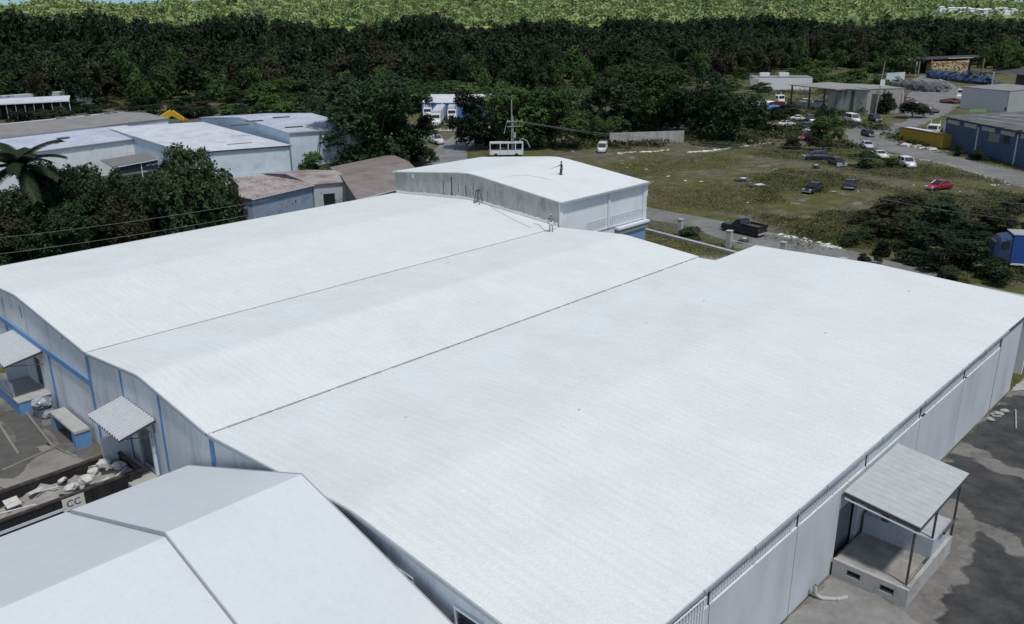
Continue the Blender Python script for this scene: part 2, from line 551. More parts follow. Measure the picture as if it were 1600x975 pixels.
# near wall (u = 0): panels between joints, each its own piece
def gz(v):
    for (v0, v1, u1, hn, hf) in BAYS:
        if v0 - 0.2 <= v <= v1 + 0.2:
            return bay_z(min(max(v, v0), v1), v0, v1, 0, hn, hn)
    return 5.8
NJ = [-42, -33.9, -24.3, -16.05, -11.05, -5.9, 0.0, 7.0, 14.0, 24.5]
def near_panel(a, b, z0, holes=()):
    """wall panel with its top following the roof; holes are (v0, v1, z0, z1)"""
    ga = 0.025
    a += ga; b -= ga
    vs = sorted(set([a, b] + [x for h in holes for x in h[:2]] + [a + (b - a) * i / 6 for i in range(1, 6)]))
    mb = MB()
    for x0, x1 in zip(vs[:-1], vs[1:]):
        if x1 - x0 < 1e-4: continue
        hs = [h for h in holes if h[0] <= (x0 + x1) / 2 <= h[1]]
        spans = [(z0, None)]
        if hs:
            h = hs[0]
            spans = [(h[3], None)] + ([(z0, h[2])] if h[2] > z0 else [])
        for s0, s1 in spans:
            ta = gz(x0) - 0.1 if s1 is None else s1
            tb = gz(x1) - 0.1 if s1 is None else s1
            mb.prism([L(0, x0, s0), L(0, x1, s0), L(0, x1, tb), L(0, x0, ta)], (0.2, 0, 0))
    return mb.build('wall_panel', WALLG, wh)
WIN = [(14.55, 15.95, 4.35, 5.35), (18.45, 19.75, 4.35, 5.35), (-9.6, -7.75, 0.4, 3.1), (-28.4, -26.9, -0.1, 2.2)]
for a, b in zip(NJ[:-1], NJ[1:]):
    near_panel(a, b, -1.3, [h for h in WIN if a < h[0] < b])
    if a > -42:
        MB().box(L(0.06, a, 2.0), (0.1, 0.06, 7.2)).build('joint', SEAM, wh)
def blue_strip(v, z0, w=0.26):
    MB().prism([L(-.05, v - w / 2, z0), L(-.05, v + w / 2, z0), L(-.05, v + w / 2, gz(v + w / 2) - .16 if v > -17 or v < -30 else 3.4), L(-.05, v - w / 2, gz(v - w / 2) - .16 if v > -17 or v < -30 else 3.4)], (0.06, 0, 0)).build('pilaster', BLUEP, wh)
for v, w in ((-24.3, .34), (-16.4, .36), (-11.05, .18), (-5.9, .2), (0.05, .42)):
    blue_strip(v, -1.25, w)
MB().box(L(-.06, -29.3, 3.55), (0.09, 25.4, 0.42)).build('blue_band', BLUEP, wh)
MB().box(L(-.04, -33.5, 2.9), (0.06, 0.18, 1.1)).build('pilaster', BLUEP, wh)
MB().box(L(-.03, -7.2, 2.0), (0.05, 0.16, 4.2)).build('pilaster', BLUEPALE, wh)
for v, zt, zb in ((-28.9, 5.9, 4.9), (-33.2, 5.6, 4.6), (-20.5, 5.8, 5.5)):
    MB().box(L(-.012, v, (zt + zb) / 2), (0.02, 0.16, zt - zb)).build('stain', mat('water_stain', (0.22, 0.25, 0.27), var=0.3, scale=4), wh)
# louvred windows in the gable
for (a, b, z0, z1) in WIN[:2]:
    f = MB()
    f.box(L(-.03, (a + b) / 2, z1 + .04), (.16, b - a + .2, .08)).box(L(-.03, (a + b) / 2, z0 - .04), (.16, b - a + .2, .08))
    f.box(L(-.03, a - .04, (z0 + z1) / 2), (.15, .08, z1 - z0)).box(L(-.03, b + .04, (z0 + z1) / 2), (.15, .08, z1 - z0))
    wf = f.build('window', WALLW, wh)
    MB().box(L(.17, (a + b) / 2, (z0 + z1) / 2), (.02, b - a, z1 - z0)).build('pane', BLACK, wf)
    for i in range(5):
        zz = z0 + (i + .5) * (z1 - z0) / 5
        MB().box(L(.05, (a + b) / 2, zz), (.11, b - a - .02, .012), tilt=Matrix.Rotation(-.7, 3, 'Y')).build('louvre', STEEL, wf)
# far wall of the third bay, far walls and left wall
MB().box(L(44.85, -29, 2.9), (.2, 26, 5.6)).build('wall_panel', WALLW, wh)
MB().box(L(44.85, -7.2, 2.9), (.2, 17.4, 5.6)).build('wall_panel', WALLW, wh)
MB().box(L(47.9, 1.98, 2.85), (6.4, .2, 5.7)).build('wall_panel', WALLW, wh)
MB().box(L(51.1, 13.2, 2.85), (.2, 22.2, 5.7)).build('wall_panel', WALLW, wh)
MB().box(L(22.4, -41.8, 2.2), (44.6, .2, 6.9)).build('wall_panel', WALLW, wh)
# right wall (v = 24.5): panels, joints, vent-block band, sill line
RJ = [0.1, 7.15, 14.2, 21.3, 28.4, 35.5, 42.6]
VENTM = mat('cast_vent_block', (0.49, 0.52, 0.55), rough=0.9, var=0.12, scale=6)
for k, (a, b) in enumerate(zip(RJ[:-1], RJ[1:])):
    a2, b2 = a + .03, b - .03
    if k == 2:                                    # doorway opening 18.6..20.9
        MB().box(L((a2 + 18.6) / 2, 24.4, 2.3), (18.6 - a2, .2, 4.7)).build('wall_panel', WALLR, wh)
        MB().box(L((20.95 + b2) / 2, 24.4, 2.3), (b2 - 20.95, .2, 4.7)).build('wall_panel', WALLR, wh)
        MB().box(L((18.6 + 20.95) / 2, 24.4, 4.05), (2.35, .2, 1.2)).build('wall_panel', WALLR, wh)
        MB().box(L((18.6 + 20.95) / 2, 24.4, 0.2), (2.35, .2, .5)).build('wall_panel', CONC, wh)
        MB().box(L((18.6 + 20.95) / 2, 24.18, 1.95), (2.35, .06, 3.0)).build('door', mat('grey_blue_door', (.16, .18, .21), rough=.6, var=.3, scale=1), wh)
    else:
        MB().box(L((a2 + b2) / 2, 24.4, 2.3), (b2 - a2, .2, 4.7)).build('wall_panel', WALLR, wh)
    MB().box(L(b, 24.4, 2.9), (.07, .13, 5.5)).build('joint', SEAM, wh)
    # top band
    MB().box(L((a2 + b2) / 2, 24.36, 5.15), (b2 - a2, .12, 1.0)).build('band', VENTM, wh)
    mb = MB()
    x = a2 + .35
    while x < b2 - .35 and k > 0:
        for r in range(4):
            mb.box(L(x, 24.435, 4.78 + r * .2), (.15, .03, .13))
        x += .21
    if k > 0:
        tag(mb.build('vent_block', VENTM, wh), kind='stuff')
    mb = MB()
    x = a2 + .15
    while x < b2 - .4:
        ln = random.uniform(1.2, 3.2)
        mb.box(L(min(x + ln / 2, b2 - .3), 24.47, 4.66), (min(ln, 2 * (b2 - .3 - x)) * .96, .09, .035))
        x += ln
    if k > 0:
        mb.build('sill', TRIML, wh)
# louvre bars on the nearest panel
mb = MB()
for i in range(14):
    mb.box(L(4.2 + i * .19, 24.53, 4.6), (.05, .05, 1.5))
mb.box(L(5.4, 24.56, 3.9), (2.7, .05, .05)).box(L(5.4, 24.56, 5.3), (2.7, .05, .05))
mb.build('window_grille', WALLW, wh)
MB().box(L(5.0, 24.62, 4.35), (.55, .14, .14)).build('bracket', STEEL, wh)
# last stretch: pier, then recessed doorway
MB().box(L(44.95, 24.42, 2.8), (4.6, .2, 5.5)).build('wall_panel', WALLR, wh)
MB().box(L(47.2, 23.7, 2.8), (.16, 1.6, 5.5)).build('wall_panel', WALLG, wh)
MB().box(L(49.4, 23.0, 2.8), (4.2, .16, 5.5)).build('door', BLACK, wh)
# right eave: fascia lengths that do not line up perfectly
u = -.1
k = 0
while u < 51.2:
    ln = min(random.uniform(1.6, 4.2), 51.25 - u)
    off = random.uniform(0, .035)
    MB().box(L(u + ln / 2, 24.66 + off, 5.72), (ln - .05, .05, .15)).build('fascia', TRIMD if u < 42 else STEEL, wh)
    MB().box(L(u + ln / 2, 24.62, 5.80), (ln - .16, .05, .03)).build('drip_edge', TRIML, wh)
    u += ln
# far edges
MB().box(L(51.36, 13.2, 5.86), (.05, 22.8, .16)).build('fascia', TRIML, wh)
MB().box(L(22.4, -42.06, 5.74), (44.9, .05, .16)).build('fascia', TRIML, wh)

# ------------------------------------------------------------------ raised annex behind
anx = thing('annex_building', 'raised white-roofed block behind the warehouse with a bare concrete side wall', 'building', tuple(W(45.1, -16.2)), ANG)
def A(u, v, z): return Vector((u - 45.1, -(v + 16.2), z))
AE, AR = 8.25, 9.65
def az(v, u=0):
    t = (v + 42.1) / 26.1
    k = 1 - abs(2 * t - 1)
    k = k if k < .9 else .9 + (k - .9) * .4
    return AE + (AR - AE) * k
def annex_roof():
    us = np.linspace(44.95, 59.6, 9)
    vs = [-42.3 + 26.5 * t for t in (0, .12, .25, .38, .44, .48, .5, .52, .56, .62, .75, .88, 1)]
    P, Fc = [], []
    n1, n2 = len(us), len(vs)
    for s in (0, 1):
        for v in vs:
            for u in us:
                P.append(tuple(A(u, v, az(v) + .1 - s * .1)))
    I = lambda s, j, i: s * n1 * n2 + j * n1 + i
    for j in range(n2 - 1):
        for i in range(n1 - 1):
            Fc += [(I(0, j, i), I(0, j + 1, i), I(0, j + 1, i + 1), I(0, j, i + 1)), (I(1, j, i), I(1, j, i + 1), I(1, j + 1, i + 1), I(1, j + 1, i))]
    for j in range(n2 - 1):
        for i in (0, n1 - 1): Fc.append((I(0, j, i), I(0, j + 1, i), I(1, j + 1, i), I(1, j, i)))
    for i in range(n1 - 1):
        for j in (0, n2 - 1): Fc.append((I(0, j, i), I(0, j, i + 1), I(1, j, i + 1), I(1, j, i)))
    return np_mesh('roof', P, Fc, ROOFW, anx)
annex_roof()
js = [-42.0, -36.2, -30.2, -24.0, -16.2]
for a, b in zip(js[:-1], js[1:]):
    n = 5
    mb = MB()
    for i in range(n):
        x0, x1 = a + .02 + (b - a - .04) * i / n, a + .02 + (b - a - .04) * (i + 1) / n
        mb.prism([A(45.12, x0, 5.2), A(45.12, x1, 5.2), A(45.12, x1, az(x1)), A(45.12, x0, az(x0))], (.18, 0, 0))
    mb.build('wall_panel', CONCR, anx)
    MB().box(A(45.2, b, 7), (.1, .06, 3.2)).build('joint', STREAK, anx) if b < -17 else None
for v, ztop, h, w in ((-38.7, 8.45, .5, .5), (-33.4, 8.3, 1.9, .1), (-32.0, 8.9, 2.4, .22), (-30.9, 8.3, 1.0, .08), (-29.7, 8.2, 1.2, .12), (-29.0, 7.9, 1.3, .07), (-28.5, 8.3, .9, .08), (-26.3, 8.0, 1.1, .05), (-22.4, 7.6, 1.6, .05)):
    n = 5
    mb = MB()
    for i in range(n):
        ww = w * random.uniform(.5, 1.1)
        mb.box(A(45.112, v + random.uniform(-.03, .03), ztop - h * (i + .5) / n), (.01, ww, h / n))
    mb.build('streak' if w < .4 else 'patch', STREAK if w < .4 else TRIML, anx)
# flashing strip at its foot, uneven white coating turned up the wall
mb = MB()
v = -41.9
while v < -16.4:
    w = random.uniform(.5, 1.3)
    zz = bay_z(min(v + w / 2, -16.2), -42, -16.15, 45)
    mb.box(A(45.08, v + w / 2, zz + .08), (.08, w, .3 + random.uniform(0, .22)))
    v += w
mb.build('coating_upstand', ROOFW, anx)
# right-hand wall
for a, b in ((45.3, 53.0), (53.06, 59.3)):
    MB().box(A((a + b) / 2, -16.3, 5.5), (b - a, .2, 5.6)).build('wall_panel', WALLW if a > 50 else WALLW, anx)
    c0 = max(a + .1, 49.6)
    mb = MB()
    x = c0
    while x < b - .2:
        for r in range(4):
            mb.box(A(x, -16.18, 4.55 + r * .27), (.22, .05, .17))
        x += .32
    tag(mb.build('vent_block', mat('annex_vent_block', (.60, .63, .67), var=.1), anx), kind='stuff')
    MB().box(A((c0 + b) / 2, -16.14, 4.32), (b - c0, .12, .09)).build('sill', TRIML, anx)
MB().box(A(45.3, -16.12, 7), (.45, .12, 2.5)).build('corner_strip', TRIML, anx)
MB().box(A(59.2, -16.12, 6.2), (.35, .12, 4.0)).build('corner_strip', TRIML, anx)
MB().box(A(53.0, -16.12, 6.2), (.35, .12, 3.8)).build('corner_strip', TRIML, anx)
MB().box(A(52.25, -15.72, 8.2), (14.9, .1, .2)).build('fascia', TRIMD, anx)
MB().box(A(59.65, -29, 7.5), (.1, 26, 1.6)).build('wall_panel', WALLW, anx)
MB().box(A(59.45, -29, 4.2), (.2, 26, 8.2)).build('wall_panel', WALLW, anx)
MB().box(A(52.3, -42, 4.1), (14.2, .2, 8.3)).build('wall_panel', CONCR, anx)
MB().box(A(49.3, -16.3, 1.5), (8.0, .2, 3.0)).build('wall_panel', WALLG, anx)
# projecting ledge and blue entrance below it
MB().box(A(56.9, -15.95, 4.0), (5.6, .8, .22), ).build('ledge', TRIML, anx)
MB().box(A(56.9, -16.0, 3.6), (5.4, .6, .5)).build('ledge_beam', mat('grey_shadow_paint', (.22, .24, .26), var=.1), anx)  # dark grey puts the shade under the ledge into the beam's colour
MB().box(A(56.9, -16.2, 1.7), (5.0, .6, 3.4)).build('entrance_block', BLUEPALE, anx)

# ------------------------------------------------------------------ nearest roofs, bottom left
def near_roof(name, label, u0, u1, dz, v_l, v_r):
    r = thing(name, label, 'building', tuple(W(u0, v_l)), ANG)
    prof = [(v_l, 7.35 - (9.3 - v_l) * .352), (0, 7.35 - 9.3 * .352), (5, 7.35 - 4.3 * .352), (9.1, 7.29), (9.3, 7.35), (9.5, 7.30), (14, 6.2), (18.4, 5.06), (v_r, 5.06 - (v_r - 18.4) * .255)]
    us = np.linspace(u0, u1, 7)
    P, Fc = [], []
    n1, n2 = len(us), len(prof)
    for s in (0, 1):
        for (v, z) in prof:
            for u in us:
                P.append((u - u0, -(v - v_l), z + dz - s * .12))
    I = lambda s, j, i: s * n1 * n2 + j * n1 + i
    for j in range(n2 - 1):
        for i in range(n1 - 1):
            Fc += [(I(0, j, i), I(0, j + 1, i), I(0, j + 1, i + 1), I(0, j, i + 1)), (I(1, j, i), I(1, j, i + 1), I(1, j + 1, i + 1), I(1, j + 1, i))]
    for j in range(n2 - 1):
        for i in (0, n1 - 1): Fc.append((I(0, j, i), I(0, j + 1, i), I(1, j + 1, i), I(1, j, i)))
    for i in range(n1 - 1):
        for j in (0, n2 - 1): Fc.append((I(0, j, i), I(0, j, i + 1), I(1, j, i + 1), I(1, j, i)))
    np_mesh('roof', P, Fc, ROOFP, r)
    for uu, sg in ((u0, -1), (u1, 1)):
        if u0 < -20 and sg > 0: continue
        mb = MB()
        for (a, za), (b, zb) in zip(prof[:-1], prof[1:]):
            x = uu - u0 + sg * .03
            mb.add([Vector((x + e, -(q - v_l), zz + dz + h)) for e in (-.025, .025) for (q, zz, h) in ((a, za, -.15), (b, zb, -.15), (b, zb, .02), (a, za, .02))],
                   [(0, 1, 2, 3), (7, 6, 5, 4), (3, 2, 6, 7), (0, 4, 5, 1)])
        mb.build('gable_trim', TRIMD, r)
        mb = MB()
        for (a, za), (b, zb) in zip(prof[:-1], prof[1:]):
            x = uu - u0 - sg * .25
            mb.prism([Vector((x, -(a - v_l), -1.3)), Vector((x, -(b - v_l), -1.3)), Vector((x, -(b - v_l), zb + dz - .13)), Vector((x, -(a - v_l), za + dz - .13))], (.15 * -sg, 0, 0))
        mb.build('wall', WALLW, r)
    for vv in (v_l + .3, v_r - .3):
        MB().box(((u1 - u0) / 2, -(vv - v_l), .9 + dz / 2), (u1 - u0 - .8, .2, 4.2 + dz)).build('wall', WALLW, r)
    MB().box(((u1 - u0) / 2, .02, 3.2 + dz), (u1 - u0, .05, .14)).build('fascia', TRIMD, r)
    return r
near_roof('front_building', 'smooth white roof touching the warehouse gable, higher of the two at bottom left', -6.3, -.45, 0.0, -2.2, 24.5)
near_roof('lower_front_building', 'smooth white gabled roof in the bottom left corner, one step lower than its neighbour', -30, -6.34, -.17, -3.0, 25)

# ------------------------------------------------------------------ right side yard: canopy, porch, ground patches
def patch(name, uvs, m, z, label):
    """irregular patch with wobbly edges"""
    pts = []
    for (a, b), (c, e) in zip(uvs, uvs[1:] + uvs[:1]):
        n = max(2, int(math.hypot(c - a, e - b) / .22))
        for i in range(n):
            t = i / n
            w_ = .13 * math.sin(t * n * .31 + a) + random.uniform(-.07, .07)
            pts.append((a + (c - a) * t + w_ + random.uniform(-.04, .04), b + (e - b) * t + w_ * .8 + random.uniform(-.04, .04)))
    return sheet(name, None, m, z, uvp=pts, label=label)
# right yard: one sheet whose worn asphalt and sandy strips blend through a mask laid out on the ground
AP = [[(37, 24.7), (46.5, 24.8), (47.5, 27), (52, 30), (50, 60), (36.3, 60), (35.2, 32), (35.6, 28.4)],
      [(30.2, 24.9), (34.9, 24.7), (34.2, 28), (33.4, 60), (27.6, 60), (27.4, 31), (28.6, 28)],
      [(19.0, 29.6), (25.4, 28.9), (27.0, 28.6), (25.9, 31), (25.6, 60), (0, 60), (8, 36), (14.5, 31.5)]]
def poly_sd(U, V, poly):
    ins = np.zeros(U.shape, bool); dmin = np.full(U.shape, 1e9)
    n = len(poly)
    for k in range(n):
        (x0, y0), (x1, y1) = poly[k], poly[(k + 1) % n]
        c = ((y0 > V) != (y1 > V)) & (U < (x1 - x0) * (V - y0) / (y1 - y0 + 1e-12) + x0)
        ins ^= c
        t = np.clip(((U - x0) * (x1 - x0) + (V - y0) * (y1 - y0)) / ((x1 - x0) ** 2 + (y1 - y0) ** 2), 0, 1)
        dmin = np.minimum(dmin, np.hypot(U - x0 - t * (x1 - x0), V - y0 - t * (y1 - y0)))
    return np.where(ins, dmin, -dmin)
us_, vs_ = np.arange(-25, 58.1, .25), np.concatenate([np.arange(24.6, 40, .25), np.arange(40, 60.1, 1.0)])
UU, VV = np.meshgrid(us_, vs_)
SD = np.max([poly_sd(UU, VV, p) for p in AP], axis=0)
wob = .35 * np.sin(UU * 1.7 + VV * .9) * np.sin(VV * 2.1 - UU * .6) + .2 * np.sin(UU * 4.1 + 1) * np.sin(VV * 3.7)
MASK = np.clip((SD + wob) / .5 + .5, 0, 1)
PX = O.x + AX.x * UU + BX.x * VV; PY = O.y + AX.y * UU + BX.y * VV
n1_ = len(us_); ix = np.arange(UU.size).reshape(UU.shape)
Qy = np.stack([ix[:-1, :-1], ix[1:, :-1], ix[1:, 1:], ix[:-1, 1:]], -1).reshape(-1, 4)
YM = mat('side_yard_surface', (0.185, 0.178, 0.165), rough=.95, var=.22, scale=1.6, bump=.45, bscale=10, col2=(.09, .088, .082), mix=(.45, .7), mscale=.6)
_t = YM.node_tree
_at = _t.nodes.new('ShaderNodeAttribute'); _at.attribute_name = 'asphalt'
_nz = _t.nodes.new('ShaderNodeTexNoise'); _nz.inputs['Scale'].default_value = 2.4; _nz.inputs['Detail'].default_value = 9; _nz.inputs['Roughness'].default_value = .75
_tc = _t.nodes.new('ShaderNodeTexCoord'); _t.links.new(_tc.outputs['Object'], _nz.inputs['Vector'])
_ad = _t.nodes.new('ShaderNodeMath'); _ad.operation = 'ADD'
_t.links.new(_at.outputs['Fac'], _ad.inputs[0]); _t.links.new(_nz.outputs['Fac'], _ad.inputs[1])
_mr = _t.nodes.new('ShaderNodeMapRange'); _mr.inputs['From Min'].default_value = .66; _mr.inputs['From Max'].default_value = .98
_t.links.new(_ad.outputs[0], _mr.inputs['Value'])
_cr = _t.nodes.new('ShaderNodeMix'); _cr.data_type = 'RGBA'
_c2 = _t.nodes.new('ShaderNodeMix'); _c2.data_type = 'RGBA'; _c2.inputs[6].default_value = (.030, .031, .033, 1); _c2.inputs[7].default_value = (.085, .083, .078, 1)
_n2 = _t.nodes.new('ShaderNodeTexNoise'); _n2.inputs['Scale'].default_value = .45; _n2.inputs['Detail'].default_value = 10; _n2.inputs['Roughness'].default_value = .72
_t.links.new(_tc.outputs['Object'], _n2.inputs['Vector'])
_m2 = _t.nodes.new('ShaderNodeMapRange'); _m2.inputs['From Min'].default_value = .42; _m2.inputs['From Max'].default_value = .68
_t.links.new(_n2.outputs['Fac'], _m2.inputs['Value']); _t.links.new(_m2.outputs[0], _c2.inputs[0])
_b = _t.nodes['Principled BSDF']; _src = _b.inputs['Base Color'].links[0].from_socket
_t.links.new(_mr.outputs[0], _cr.inputs[0]); _t.links.new(_src, _cr.inputs[6]); _t.links.new(_c2.outputs[2], _cr.inputs[7])
_t.links.new(_cr.outputs[2], _b.inputs['Base Color'])
yo = np_mesh('side_yard', np.stack([PX, PY, np.full(PX.shape, .03)], -1).reshape(-1, 3), Qy, YM)
_a = yo.data.attributes.new('asphalt', 'FLOAT', 'POINT'); _a.data.foreach_set('value', MASK.ravel().astype(np.float32))
for _p in yo.data.polygons[:1]:
    if _p.normal.z < 0: yo.data.flip_normals()
tag(yo, 'worn side yard of dark asphalt crossed by sandy strips along the right wall', kind='structure')
patch('concrete_apron', [(6, 24.7), (18.2, 24.7), (18.2, 28.2), (16, 30.5), (4, 31)], mat('apron_concrete', (.24, .24, .23), var=.2, scale=1.5, bump=.3, bscale=9, col2=(.17, .165, .155), mix=(.42, .68), mscale=.6), .05, 'pale concrete apron at the foot of the porch')
patch('concrete_apron', [(47.4, 24.7), (58, 24.7), (58, 29), (50, 27)], PALEC, .05, 'pale concrete slab at the recessed doorway')
cn = thing('door_canopy', 'flat white metal canopy on thin dark posts over the side porch', 'canopy', tuple(W(18.5, 24.6)), ANG)
def Cn(u, v, z): return Vector((u - 18.5, -(v - 24.6), z))
n = 13
for i in range(n):                                 # roof sheets, one by one
    a = 18.55 + i * 6.4 / n
    mb = MB()
    mb.prism([Cn(a, 24.62, 4.5), Cn(a + 6.4 / n - .012, 24.62, 4.5), Cn(a + 6.4 / n - .012, 28.1, 4.12), Cn(a, 28.1, 4.12)], (0, 0, .05))
    mb.build('roof_sheet', mat('galvanised_canopy', (.46, .49, .49), rough=.5, var=.1, scale=2, bump=.2, bscale=14, metal=.0), cn)
for uu in (18.62, 24.85):
    MB().prism([Cn(uu - .03, 24.64, 4.3), Cn(uu - .03, 28.06, 3.92), Cn(uu - .03, 28.06, 4.1), Cn(uu - .03, 24.64, 4.48)], (.06, 0, 0)).build('side_beam', STEEL, cn)
MB().prism([Cn(18.5, 24.7, 4.18), Cn(18.5, 28.1, 3.8), Cn(18.5, 28.1, 3.86), Cn(18.5, 24.7, 4.24)], (.04, 0, 0)).build('side_rail', TRIML, cn)
MB().box(Cn(21.7, 28.05, 3.98), (6.3, .06, .16)).build('front_beam', STEEL, cn)
for (uu, vv, zb) in ((18.75, 27.85, .95), (21.6, 27.85, .95), (24.6, 27.9, .02)):
    MB().box(Cn(uu, vv, (zb + 3.95) / 2), (.09, .09, 3.95 - zb)).build('post', STEEL, cn)
pr = thing('side_porch', 'stained white concrete porch with two vent holes under the side canopy', 'porch', tuple(W(18.4, 24.6)), ANG)
def Pr(u, v, z): return Vector((u - 18.4, -(v - 24.6), z))
MB().box(Pr(21.2, 26.25, .25), (5.0, 3.2, .55)).build('floor', CONC, pr)
# front face with two recessed vent holes
segs = [(24.62, 25.3), (25.95, 26.85), (27.5, 28.1)]
for a, b in segs:
    MB().box(Pr(18.46, (a + b) / 2, .47), (.2, b - a, .94)).build('front_wall', PALEC, pr)
for a, b in ((25.3, 25.95), (26.85, 27.5)):
    MB().box(Pr(18.46, (a + b) / 2, .18), (.2, b - a, .36)).build('front_wall', PALEC, pr)
    MB().box(Pr(18.46, (a + b) / 2, .81), (.2, b - a, .26)).build('front_wall', PALEC, pr)
    MB().box(Pr(18.58, (a + b) / 2, .52), (.04, b - a, .33)).build('vent_hole', BLACK, pr)
MB().box(Pr(20.1, 26.2, .9), (3.1, 3.1, .06)).build('slab', CONC, pr)
MB().box(Pr(21.3, 28.02, .5), (5.5, .18, 1.04)).build('parapet', PALEC, pr)
MB().box(Pr(22.7, 26.3, 1.0), (2.4, 3.3, 2.0)).build('white_block', mat('grimy_white_wall', (.44, .46, .5), var=.15, scale=1.2, col2=(.25, .26, .27), mix=(.5, .75), mscale=.9), pr, bevel=.03)
pp = MB().path([Pr(22.2, 28.15, 2.1), Pr(23.9, 28.15, 2.12)], .06, 8)
pp.build('pipe', STEEL, pr)
MB().box(Pr(21.42, 25.7, 2.2), (.16, .3, .28)).build('tap_box', STEEL, pr)
dp = MB()
dp.path([W(16.2, 24.75, .7), W(16.2, 24.85, .25), W(16.3, 25.1, .12), W(16.7, 25.6, .1), W(17.2, 25.9, .09)], .1, 8)
tag(dp.build('drain_pipe', PALEC, smooth=True), 'white bent drain pipe on the pale apron beside the right wall', 'pipe')
for (u, v, s) in ((42.3, 25.1, .4), (41.2, 25.0, .28), (43.2, 25.3, .3)):
    mb = MB().blob((0, 0, s * .3), (s, s * .7, s * .4), seed=int(u * 10), n=2, rough=.3)
    o = mb.build('rubble_heap', mat('dark_concrete', (0, 0, 0)) if 'dark_concrete' in MATS else CONC); o.location = W(u, v, .05)
    tag(o, {.4: 'largest', .28: 'smallest', .3: 'farthest'}[s] + ' of the low grey rubble heaps at the far foot of the right wall', 'rubble', 'rubble heaps by the right wall')
for (a, b) in (((41.0, 26.6), (43.9, 25.8)), ((42.2, 27.0), (44.4, 26.6))):
    mb = MB(); p, q = W(*a, .1), W(*b, .14)
    mb.tube(p, q, .05, .05, 5)
    tag(mb.build('plank', PALEC), ('long' if a[0] < 42 else 'short') + ' pale stick lying on the asphalt by the recessed doorway', 'plank', 'sticks on the asphalt')

# ------------------------------------------------------------------ left side yard (sunken)
YZ = -1.15
patch('yard_slab', [(-14, -75), (-.05, -75), (-.05, -3), (-14, -3)], mat('yard_concrete', (.20, .19, .175), var=.25, scale=.8, bump=.3, bscale=8, col2=(.10, .098, .09), mix=(.42, .62), mscale=.35), YZ + .03, 'worn concrete yard on the left below the gable wall')
for uvs, lab in (([(-1.0, -26.4), (-2.2, -19.6), (-3.6, -20.2), (-3.2, -27.5)], 'dark wet concrete bay beside the blue block'),
                 ([(-4.2, -24), (-2.9, -18.6), (-5.5, -16.5), (-9, -20)], 'darker square of old concrete in the left yard'),
                 ([(-.1, -22.5), (-.1, -18.8), (-1.6, -19.2), (-1.7, -22.6)], 'damp concrete patch at the foot of the blue trimmed wall')):
    patch('concrete_patch', uvs, mat('dark_concrete', (.095, .092, .085), var=.3, scale=1.2, bump=.3, bscale=8), YZ + .045 + .004 * len(lab) % .017, lab)
patch('concrete_patch', [(-2.4, -20.0), (-1.2, -14.2), (-5.5, -13.4), (-6.5, -17)], mat('pale_yard_concrete', (.27, .255, .23), var=.2, scale=1.0, bump=.2, bscale=8, col2=(.15, .14, .13), mix=(.45, .65), mscale=.5), YZ + .05, 'lighter worn concrete beside the dumpster')
for k, (a, b) in enumerate((((-1.7, -27), (-2.3, -18.7)), ((-3.3, -30), (-4.2, -19.5)), ((-2.3, -18.7), (-5.6, -17.9)))):
    mb = MB(); p, q = W(*a, YZ + .1), W(*b, YZ + .1)
    mb.box((p + q) / 2, ((q - p).length, .16, .12), rz=math.atan2((q - p).y, (q - p).x))
    tag(mb.build('kerb', SAND), ('low broken concrete kerb nearest the gable wall', 'low broken concrete kerb farther out in the left yard', 'short kerb running away from the gable wall towards the yard')[k], 'kerb')
def corr_canopy(label, u_out, v0, v1, z_wall, z_out, n):
    c = thing('corrugated_awning', label, 'awning', tuple(W(0, v0)), ANG)
    q = lambda u, v, z: Vector((u, -(v - v0), z))
    w = (v1 - v0) / n
    for i in range(n):
        a = v0 + i * w
        mb = MB()
        for (x0, x1, h0, h1) in ((0, .3, 0, 0), (.3, .42, 0, .13), (.42, .78, .13, .13), (.78, .9, .13, 0), (.9, 1.0, 0, 0)):
            mb.add([q(-.08, a + w * x0, z_wall + h0), q(-.08, a + w * x1, z_wall + h1), q(u_out, a + w * x1, z_out + h1), q(u_out, a + w * x0, z_out + h0),
                    q(-.08, a + w * x0, z_wall + h0 - .012), q(-.08, a + w * x1, z_wall + h1 - .012), q(u_out, a + w * x1, z_out + h1 - .012), q(u_out, a + w * x0, z_out + h0 - .012)],
                   [(0, 1, 2, 3), (7, 6, 5, 4), (3, 2, 6, 7), (0, 4, 5, 1)])
        mb.build('roof_rib', mat('white_awning_metal', (.52, .55, .57), rough=.45, var=.08, scale=3), c)
    MB().box(q(u_out * .5, v1 - .05, (z_wall + z_out) / 2 - .1), (math.hypot(u_out, z_wall - z_out), .07, .12), tilt=Matrix.Rotation(math.atan2(z_wall - z_out, u_out) * 1.0 + math.pi, 3, 'Y')).build('side_beam', STEEL, c)
    MB().box(q(u_out + .08, (v0 + v1) / 2, z_out - .08), (.06, v1 - v0 - .1, .1)).build('front_beam', STEEL, c)
    for vv in (v0 + .25, v1 - .25):
        MB().tube(q(-.06, vv, z_wall - 1.1), q(u_out + .2, vv, z_out - .1), .03, .03, 6).build('brace', STEEL, c)
    return c
corr_canopy('white corrugated awning over the door nearest the dumpster', -2.15, -11.25, -6.75, 4.25, 3.75, 13)
corr_canopy('grey corrugated awning at the left edge over the railed landing', -2.6, -31.8, -25.6, 3.25, 2.8, 15)
